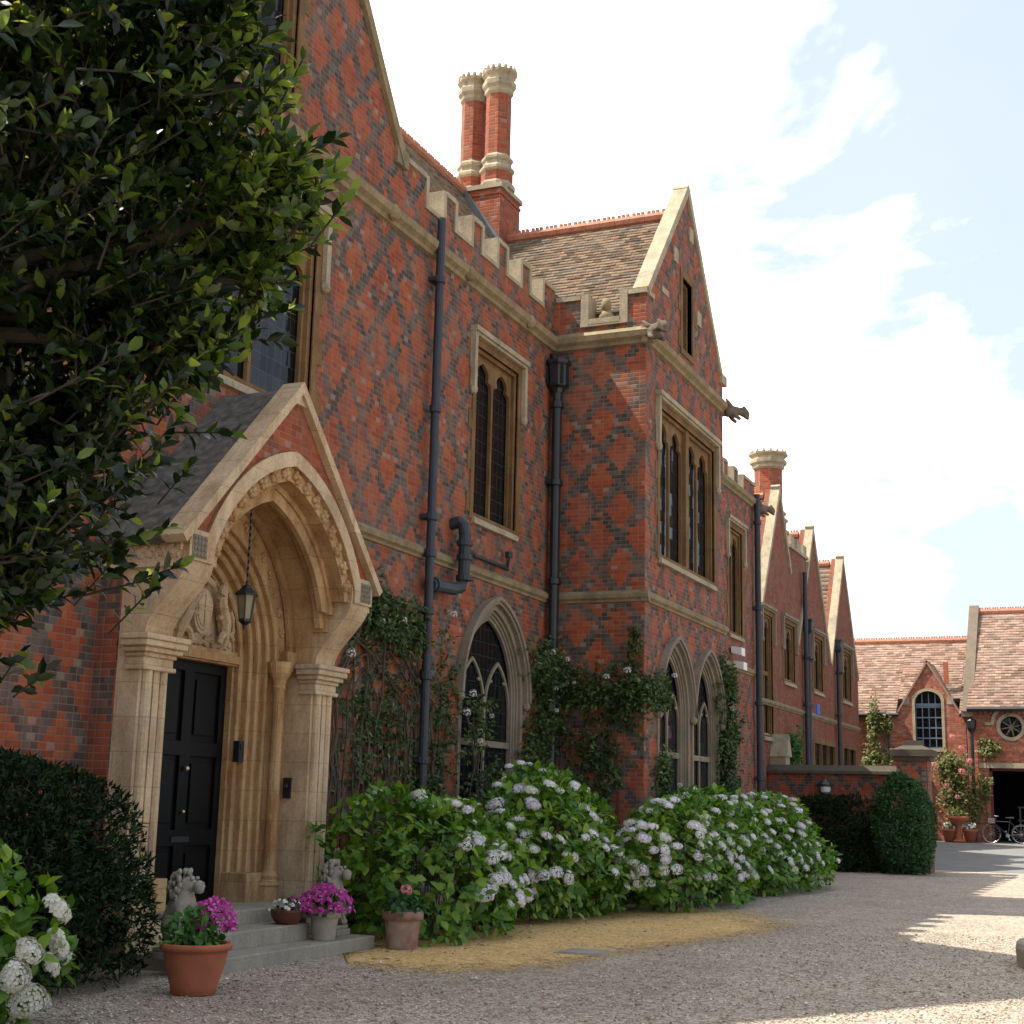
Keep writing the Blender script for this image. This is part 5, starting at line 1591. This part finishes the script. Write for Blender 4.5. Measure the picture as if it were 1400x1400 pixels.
# the evergreen tree on the left
tree = thing('evergreen_tree', (-5.6, 2.9, 0), 'dark glossy leaved evergreen tree overhanging the top left corner', 'tree')
rng = np.random.default_rng(77)
def cray(px, py, d):
    v = Vector(_f) * 1947.4 + _r2 * (px - 700) - _u2 * (py - 700)
    return np.array(Vector((0, 0, 1.65)) + v.normalized() * d)
LOBES = [((-4.10, 4.18, 4.06), .98, 700), ((-4.74, 3.96, 3.31), 1.38, 800), ((-3.50, 4.22, 4.36), .48, 180), ((-3.20, 4.29, 4.66), .16, 26), ((-3.19, 4.43, 3.94), .30, 90),
         ((-3.58, 4.36, 3.50), .38, 150), ((-3.95, 4.35, 2.99), .32, 140), ((-4.11, 4.30, 2.55), .26, 80), ((-3.32, 4.46, 3.40), .10, 14), ((-3.58, 3.86, 5.10), .95, 330), ((-4.30, 3.59, 4.95), 1.40, 640), ((-4.36, 4.31, 2.57), .38, 120), ((-2.97, 4.42, 3.97), .19, 44), ((-3.06, 4.50, 3.66), .12, 18), ((-3.02, 4.38, 4.40), .08, 9)]
mb = MB()
mb.tube([(-5.6, 2.9, 0), (-5.55, 2.95, .8), (-5.3, 3.1, 2.0), (-4.9, 3.4, 3.2), (-4.5, 3.7, 4.4), (-4.2, 3.9, 5.6)], [.17, .14, .12, .10, .07, .03], 10)
for c, r, n in LOBES:
    a = np.array((-5.2, 3.2, 2.4)) + (np.array((-4.5, 3.7, 4.4)) - np.array((-5.2, 3.2, 2.4))) * rng.random()
    c = np.array(c)
    mid = (a + c) / 2 + np.array((0, 0, .1))
    mb.tube([a, mid, c], [.05, .035, .018], 7)
mb.build('trunk', BARK, tree)
TP, TD, TN, T_SUN = [], [], [], []
tw = MB()
for c, r, n in LOBES:
    c = np.array(c)
    d = rdir(n)
    rad = (rng.random(n) ** .38)
    tips = c + d * (r * rad * lump(d, 5 + n, .14, 2.6))[:, None]
    tdir = nrm(d * .6 + np.array([.25, .05, .6]) + rdir(n) * .5)
    for i in range(n):
        Lt = rng.uniform(.14, .30)
        p0 = tips[i] - tdir[i] * Lt * .6
        nl = int(rng.integers(8, 14)) + (4 if rad[i] < .7 else 0)
        if rad[i] > .8: tw.tube([p0 - tdir[i] * .08, p0 + tdir[i] * Lt], [.005, .003], 4, False)
        a = np.cross(tdir[i], (.2, .4, .9)); a /= np.linalg.norm(a)
        b = np.cross(tdir[i], a)
        for k in range(nl):
            t = k / (nl - 1)
            ang = k * 2.4 + rng.uniform(-.3, .3)
            o = a * math.cos(ang) + b * math.sin(ang)
            T_SUN.append((r < .35 and c[0] > -3.4 and rnd.random() < .62) or (r < .6 and c[0] > -3.65 and rad[i] > .85 and rnd.random() < .38) or (rad[i] > .97 and d[i][0] > .3 and rnd.random() < .25))  # rim leaves that take the painted sunlit colour
            TP.append(p0 + tdir[i] * Lt * t)
            TD.append(o * (1.15 - .75 * t) + tdir[i] * (.45 + .6 * t) + rng.normal(size=3) * .12)
            TN.append(tdir[i] * .9 - o * .15 + np.array((0, 0, .35)) + rng.normal(size=3) * .15)
TP, TD, TN = np.array(TP), nrm(np.array(TD)), np.array(TN)
Ls = rng.uniform(.055, .098, len(TP))
T_SUN = np.array(T_SUN)
for nm, kk, mm in (('crown', ~T_SUN, L_HOLLY), ('sun_tinted_leaves', T_SUN, L_SUNLIT)):
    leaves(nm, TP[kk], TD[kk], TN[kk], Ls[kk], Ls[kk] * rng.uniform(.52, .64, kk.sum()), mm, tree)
tw.build('twig', BARK, tree)


# ------------------------------------------------------------------ lions
def lion(base, label, flip=1):
    x, y, z = base
    t = thing('lion_statue', base, label, 'statue', 'seated stone lions by the steps')
    mb = MB(); mb.box(x - .24, x + .16, y - .15, y + .15, z, z + .07); mb.box(x - .22, x + .14, y - .13, y + .13, z + .07, z + .11); mb.build('plinth', LION, t, bevel=.01)
    q = lambda dx, dy, dz: (x + dx, y + dy, z + .1 + dz)
    P = [q(-.12, 0, .13), q(-.09, 0, .25), q(-.03, 0, .38), q(0, 0, .48), q(.035, 0, .60), q(.135, .01, .575),      # 0-5 spine, head, muzzle
         q(-.03, .10, .10), q(.07, .11, .05), q(.13, .11, .02),          # 6-8 hind leg
         q(-.03, -.10, .10), q(.07, -.11, .05), q(.13, -.11, .02),       # 9-11
         q(.03, .09, .33), q(.06, .08, .16), q(.08, .08, .02),           # 12-14 fore leg
         q(.03, -.09, .33), q(.06, -.08, .16), q(.08, -.08, .02),        # 15-17
         q(-.20, .05, .06), q(-.2, .13, .1)]                             # tail
    E = [(0, 1), (1, 2), (2, 3), (3, 4), (4, 5), (0, 6), (6, 7), (7, 8), (0, 9), (9, 10), (10, 11), (2, 12), (12, 13), (13, 14), (2, 15), (15, 16), (16, 17), (0, 18), (18, 19)]
    Rr = [.115, .125, .12, .105, .095, .058, .085, .055, .04, .085, .055, .04, .055, .042, .045, .055, .042, .045, .03, .025]
    skin_mesh('body', P, E, Rr, LION, t, 2)
    mb = MB(); r = random.Random(int(y * 10))
    for i in range(150):      # curls of the mane
        d = Vector((r.gauss(0, 1), r.gauss(0, 1), r.gauss(0, 1))).normalized()
        p = Vector((-.02 + .125 * d.x, .128 * d.y, .53 + .165 * d.z))
        if p.x > .035 and p.z > .42: continue
        k_ = r.uniform(.7, 1.2)
        mb.blob(q(p.x, p.y, p.z), (.024 * k_, .024 * k_, .036 * k_), 6, 4)
    mb.build('mane', LION, t, smooth=True)
    mb = MB()
    for s in (-1, 1):
        MB().blob(q(.112, s * .042, .636), (.018, .026, .018), 8, 5).build('eye', LION, t, smooth=True)
        MB().blob(q(.0, s * .085, .695), (.022, .024, .03), 8, 5).build('ear', LION, t, smooth=True)
    mb.lathe([(.02, -.075), (.045, -.06), (.05, -.03), (.055, .0), (.04, .03), (.015, .045)], q(.16, .01, .572), 10)
    mb.blob(q(.195, .01, .592), (.018, .024, .016), 6, 4)
    mb.build('muzzle', LION, t, smooth=True)
    s0 = [(.085 * math.cos(a), .12 * math.sin(a)) for a in np.linspace(0, math.pi, 9)] + [(-.085, -.05), (-.05, -.13), (0, -.18), (.05, -.13), (.085, -.05)]
    mb = MB(); mb.plate([[(y + u, z + .31 + v) for u, v in s0]], x + .10, x + .145, 'X'); mb.plate([[(y + u * .75, z + .31 + v * .75) for u, v in s0]], x + .145, x + .155, 'X'); mb.build('shield', LION, t)
    return t


lion((-8.28, 11.38, .14), 'seated stone lion with shield beside the dark hedge, left of the steps')
lion((-8.42, 14.35, .14), 'seated stone lion with shield behind the magenta flower pot, right of the steps')


# ------------------------------------------------------------------ pots
def bloom_mesh(name, m, n=7, r=.022):
    V, F = [], []
    for i in range(5):
        t = i * 2 * math.pi / 5
        o = len(V)
        a = np.array((math.cos(t), math.sin(t), 0)); b = np.array((-math.sin(t), math.cos(t), 0))
        V += [(0, 0, 0), tuple(a * r * .6 + b * r * .42 + np.array((0, 0, .004))), tuple(a * r + np.array((0, 0, -.003))), tuple(a * r * .6 - b * r * .42 + np.array((0, 0, .004)))]
        F.append((o, o + 1, o + 2, o + 3))
    return np.array(V, float), np.array(F)


def pot(label, c, prof, pm, rim_r, plant, seed, bands=(), name='flower_pot', cat='flower pot', group=None):
    """plant: list of (kind, dict)"""
    global rng
    rng = np.random.default_rng(seed)
    t = thing(name, c, label, cat, group)
    MB().lathe(prof, c, 32).build('pot', pm, t, smooth=True)
    top = prof[-1][1] if False else max(z for r, z in prof)
    mb = MB(); mb.lathe([(rim_r * .05, top - .05), (rim_r * .88, top - .05), (rim_r * .88, top - .035), (.01, top - .02)], c, 20); mb.build('soil', SOIL, t)
    for i, (kind, k) in enumerate(plant):
        cc = np.array(c) + np.array(k['at'])
        rad = np.array(k['rad'])
        n = k['n']
        d = rdir(n); d[:, 2] = abs(d[:, 2]) if k.get('up', True) else d[:, 2]
        if kind == 'leaf':
            P = cc + d * rad * (rng.random((n, 1)) ** .4)
            p, dd, fn = twig_leaves(P, d, 2, k['L'], .9, .2)
            Ls = k['L'] * rng.uniform(.6, 1.3, len(p))
            leaves('foliage', p, dd, fn, Ls, Ls * k.get('w', .7), k.get('m', L_POT), t)
            mb = MB()
            for j in range(8):
                tip = P[j]; b = np.array((c[0] + rng.uniform(-.05, .05), c[1] + rng.uniform(-.05, .05), c[2] + top - .04))
                mb.tube([b, (b + tip) / 2 + rng.normal(size=3) * .01, tip], [.006, .005, .003], 5, False)
            mb.build('stem', STEM if k.get('woody') else L_POT, t)
        else:
            P = cc + d * rad * rng.uniform(.85, 1.08, (n, 1))
            V0, F0 = bloom_mesh('b', k['m'], r=k.get('r', .022))
            nv = nrm(d + np.array((.5, -.5, .3)) + rdir(n) * .5)
            X = nrm(np.cross(nv, np.array((.3, .2, .9)))); Y = np.cross(nv, X)
            sc = rng.uniform(.8, 1.4, n)
            V = P[:, None] + (X[:, None] * V0[None, :, 0:1] + Y[:, None] * V0[None, :, 1:2] + nv[:, None] * V0[None, :, 2:3]) * sc[:, None, None]
            F = F0[None] + (np.arange(n) * len(V0))[:, None, None]
            # one mesh of blossoms, petals joined per bloom
            np_mesh('blossom', V.reshape(-1, 3), F.reshape(-1, 4), k['m'], t)['kind'] = 'stuff'
    return t


pot('large glossy terracotta pot with magenta flowers in front of the steps', (-7.42, 10.42, 0),
    [(.17, 0), (.185, .01), (.20, .08), (.245, .22), (.265, .33), (.27, .36), (.30, .365), (.305, .41), (.29, .42), (.255, .415), (.24, .34)], TERRA, .26,
    [('leaf', dict(at=(-.05, -.02, .40), rad=(.24, .24, .28), n=130, L=.085)), ('leaf', dict(at=(.0, .2, .45), rad=(.18, .2, .26), n=60, L=.05, m=L_CLIMB)),
     ('bloom', dict(at=(.02, .20, .52), rad=(.20, .21, .25), n=190, m=P_MAG, r=.024))], 51)
pot('dark red bowl with small white and pink flowers on the middle step', (-8.47, 13.5, .31),
    [(.10, 0), (.13, .02), (.17, .08), (.175, .12), (.18, .125), (.18, .15), (.16, .15), (.15, .12)], TERRA_DK, .16,
    [('leaf', dict(at=(0, 0, .12), rad=(.17, .18, .16), n=70, L=.045, m=L_CLIMB)), ('bloom', dict(at=(0, -.04, .14), rad=(.16, .16, .14), n=28, m=P_ROSE, r=.02)), ('bloom', dict(at=(.05, .12, .16), rad=(.13, .13, .13), n=40, m=P_MAG, r=.02))], 52)
pot('pale stone coloured pot heaped with magenta flowers on the lowest step', (-8.2, 13.82, .14),
    [(.12, 0), (.125, .01), (.15, .22), (.152, .23), (.17, .235), (.175, .30), (.165, .305), (.14, .30), (.13, .24)], TERRA_PALE, .155,
    [('leaf', dict(at=(0, 0, .28), rad=(.27, .33, .22), n=170, L=.055, m=L_CLIMB)), ('bloom', dict(at=(0, .02, .30), rad=(.28, .36, .28), n=260, m=P_MAG, r=.025))], 53)
pot('weathered clay pot with one salmon pink geranium in front of the hydrangea', (-7.72, 14.72, 0),
    [(.165, 0), (.17, .01), (.20, .30), (.20, .32), (.232, .325), (.235, .415), (.225, .42), (.19, .415), (.18, .34)], TERRA_OLD, .21,
    [('leaf', dict(at=(0, .02, .40), rad=(.30, .30, .20), n=120, L=.07, w=.95, m=L_BOX)), ('bloom', dict(at=(.02, .02, .64), rad=(.055, .055, .05), n=36, m=P_PINK, r=.022, up=False))], 54)
for i, (x, y, s, lab) in enumerate(((-6.85, 57.0, 1.0, 'left of the terracotta pots under the pink rose'), (-6.1, 57.0, 1.0, 'right of the terracotta pots under the pink rose, beside the garage'))):
    pot(lab, (x, y, .545), [(.17, 0), (.25, .38), (.29, .40), (.29, .48), (.22, .48)], TERRA, .24,
        [('leaf', dict(at=(0, 0, .48), rad=(.25, .25, .22), n=70, L=.09, m=L_OLIVE)), ('bloom', dict(at=(0, 0, .5), rad=(.25, .25, .25), n=30, m=P_ROSE, r=.05))], 60 + i, group='terracotta pots under the pink rose')
pot('tall orange terracotta urn on a stem, between the pots under the pink rose', (-6.5, 56.9, .545), [(.22, 0), (.22, .06), (.10, .12), (.09, .5), (.12, .62), (.30, .78), (.40, .86), (.40, .95), (.3, .95)], TERRA, .32,
    [('leaf', dict(at=(0, 0, .95), rad=(.35, .3, .35), n=90, L=.1, m=L_OLIVE))], 63, group='terracotta pots under the pink rose')


# ------------------------------------------------------------------ bicycle
def bicycle(cx, y, z0, label):
    t = thing('bicycle', (cx, y, z0), label, 'bicycle')
    r = .34; wb = .53
    for s in (-1, 1):
        c = Vector((cx + s * wb, y, z0 + r))
        mb = MB(); mb.tube([c + Vector((r * math.cos(a), 0, r * math.sin(a))) for a in np.linspace(0, 2 * math.pi, 33)], .022, 8, False); wh = mb.build('wheel', RUBBER, t, smooth=True)
        mb = MB(); mb.tube([c + Vector((.315 * math.cos(a), 0, .315 * math.sin(a))) for a in np.linspace(0, 2 * math.pi, 33)], .012, 6, False)
        for i in range(16):
            a = i * math.pi / 8
            mb.tube([c + Vector((0, .03 * (-1) ** i, 0)), c + Vector((.31 * math.cos(a), 0, .31 * math.sin(a)))], .003, 4, False)
        mb.tube([c - Vector((0, .05, 0)), c + Vector((0, .05, 0))], .025, 8); mb.build('rim', CHROME, wh)
    P = lambda dx, dz, dy=0: (cx + dx, y + dy, z0 + dz)
    mb = MB()
    for a, b in ((P(.53, .34), P(.05, .29)), (P(.53, .34), P(.14, .80)), (P(.05, .29), P(.16, .88)), (P(.05, .29), P(-.37, .70)), (P(.14, .78), P(-.36, .80)), (P(-.34, .92), P(-.40, .62)), (P(-.40, .62), P(-.53, .34))): mb.tube([a, b], .017, 8)
    mb.build('frame', IRON_B, t)
    mb = MB(); mb.tube([P(-.28, .98, -.28), P(-.38, 1.0, -.20), P(-.36, .96, 0), P(-.38, 1.0, .20), P(-.28, .98, .28)], .013, 8); mb.build('handlebar', CHROME, t)
    mb = MB(); mb.add([P(.30, .90, -.08), P(.30, .90, .08), P(-.02, .92, .02), P(-.02, .92, -.02), P(.30, .97, -.07), P(.30, .97, .07), P(-.02, .95, .02), P(-.02, .95, -.02)],
                      [(0, 1, 2, 3), (7, 6, 5, 4), (0, 4, 5, 1), (1, 5, 6, 2), (2, 6, 7, 3), (3, 7, 4, 0)]); mb.build('saddle', RUBBER, t, bevel=.015)
    mb = MB(); mb.tube([P(.05, .29, -.05), P(.05, .29, .05)], .07, 12); mb.tube([P(.05, .29, -.07), P(.12, .14, -.08)], .012, 6); mb.tube([P(.05, .29, .07), P(-.02, .44, .08)], .012, 6)
    mb.box(cx + .08, cx + .17, y - .16, y - .07, z0 + .12, z0 + .15); mb.box(cx - .07, cx + .02, y + .07, y + .16, z0 + .43, z0 + .46); mb.build('crank', CHROME, t)
    mb = MB(); mb.box(cx - .62, cx - .38, y - .15, y + .15, z0 + .72, z0 + .90); mb.build('basket', WOOD, t, bevel=.01)
    return t


bicycle(-4.80, 56.9, .545, 'black bicycle parked side on in front of the garage doorway')
bicycle(-3.2, 57.2, .545, 'second black bicycle further right across the garage doorway')

# ------------------------------------------------------------------ small ground things
mb = MB(); mb.box(-6.15, -5.6, 15.35, 15.95, -.05, .012); mb.box(-6.10, -5.65, 15.40, 15.90, .012, .018)
tag(mb.build('inspection_cover', STEP, bevel=.004), 'flat grey inspection cover set in the yellow gravel', 'drain cover')
KX, KY = -.42, 17.35
mb = MB(); mb.lathe([(.98, -.05), (1.0, .20), (.985, .26), (.95, .285), (.55, .30), (.5, .26), (.02, .26)], (KX, KY, 0), 48)
tag(mb.build('round_plinth', STEP, smooth=False), 'low round grey stone plinth at the right edge of the gravel', 'plinth')

rng = np.random.default_rng(90)
PEB = island_mat('loose_pebble', ((0, (.20, .145, .10)), (.2, (.34, .26, .19)), (.7, (.44, .37, .30)), (.93, (.60, .54, .46)), (1, (.75, .72, .66))), .85, spec=.25)
n = 22000
px_ = rng.uniform(-8.0, .6, n); py_ = 8.2 + 13 * rng.random(n) ** 1.5
k = ~((px_ < -5.1) & (py_ > 12.9) & (py_ < 21) & (rng.random(n) > .08)) & (px_ > -py_ * .95) & (px_ < -py_ * .06 + .4)
px_, py_ = px_[k], py_[k]; n = len(px_)
O = np.array([(1, 0, 0), (0, 1, 0), (-1, 0, 0), (0, -1, 0), (0, 0, 1), (0, 0, -.6)], float)
OT = np.array([(0, 1, 4), (1, 2, 4), (2, 3, 4), (3, 0, 4), (1, 0, 5), (2, 1, 5), (3, 2, 5), (0, 3, 5)])
sz = rng.uniform(.006, .015, n) * (1 + (rng.random(n) > .97) * .8)
a = rng.uniform(0, 6.28, n)
ca, sa = np.cos(a), np.sin(a)
Q = O[None] * np.stack([sz * rng.uniform(.7, 1.5, n), sz * rng.uniform(.7, 1.2, n), sz * rng.uniform(.5, .9, n)], 1)[:, None]
Vp = np.stack([Q[..., 0] * ca[:, None] - Q[..., 1] * sa[:, None] + px_[:, None], Q[..., 0] * sa[:, None] + Q[..., 1] * ca[:, None] + py_[:, None], Q[..., 2] + (sz * .35)[:, None] + .003], -1)
o = np_mesh('loose_pebbles', Vp.reshape(-1, 3), (OT[None] + (np.arange(n) * 6)[:, None, None]).reshape(-1, 3), PEB)
o['kind'] = 'stuff'
# fallen leaves along the edge of the beds
n = 130
P = np.stack([rng.uniform(-8.1, -6.3, n), rng.uniform(10.3, 22, n), np.full(n, .012)], 1)
P = P[(P[:, 0] < -7.0 + rng.normal(size=n) * .4)]
n = len(P)
D = rdir(n); D[:, 2] *= .15
fl = leaves('fallen_leaves', P, D, np.tile(np.array([[0, 0, 1.0]]), (n, 1)) + rdir(n) * .3, rng.uniform(.04, .09, n), rng.uniform(.025, .05, n),
            island_mat('dry_leaf', ((0, (.10, .045, .02)), (.5, (.20, .10, .045)), (1, (.30, .20, .09))), .8, spec=.2))
fl['kind'] = 'stuff'
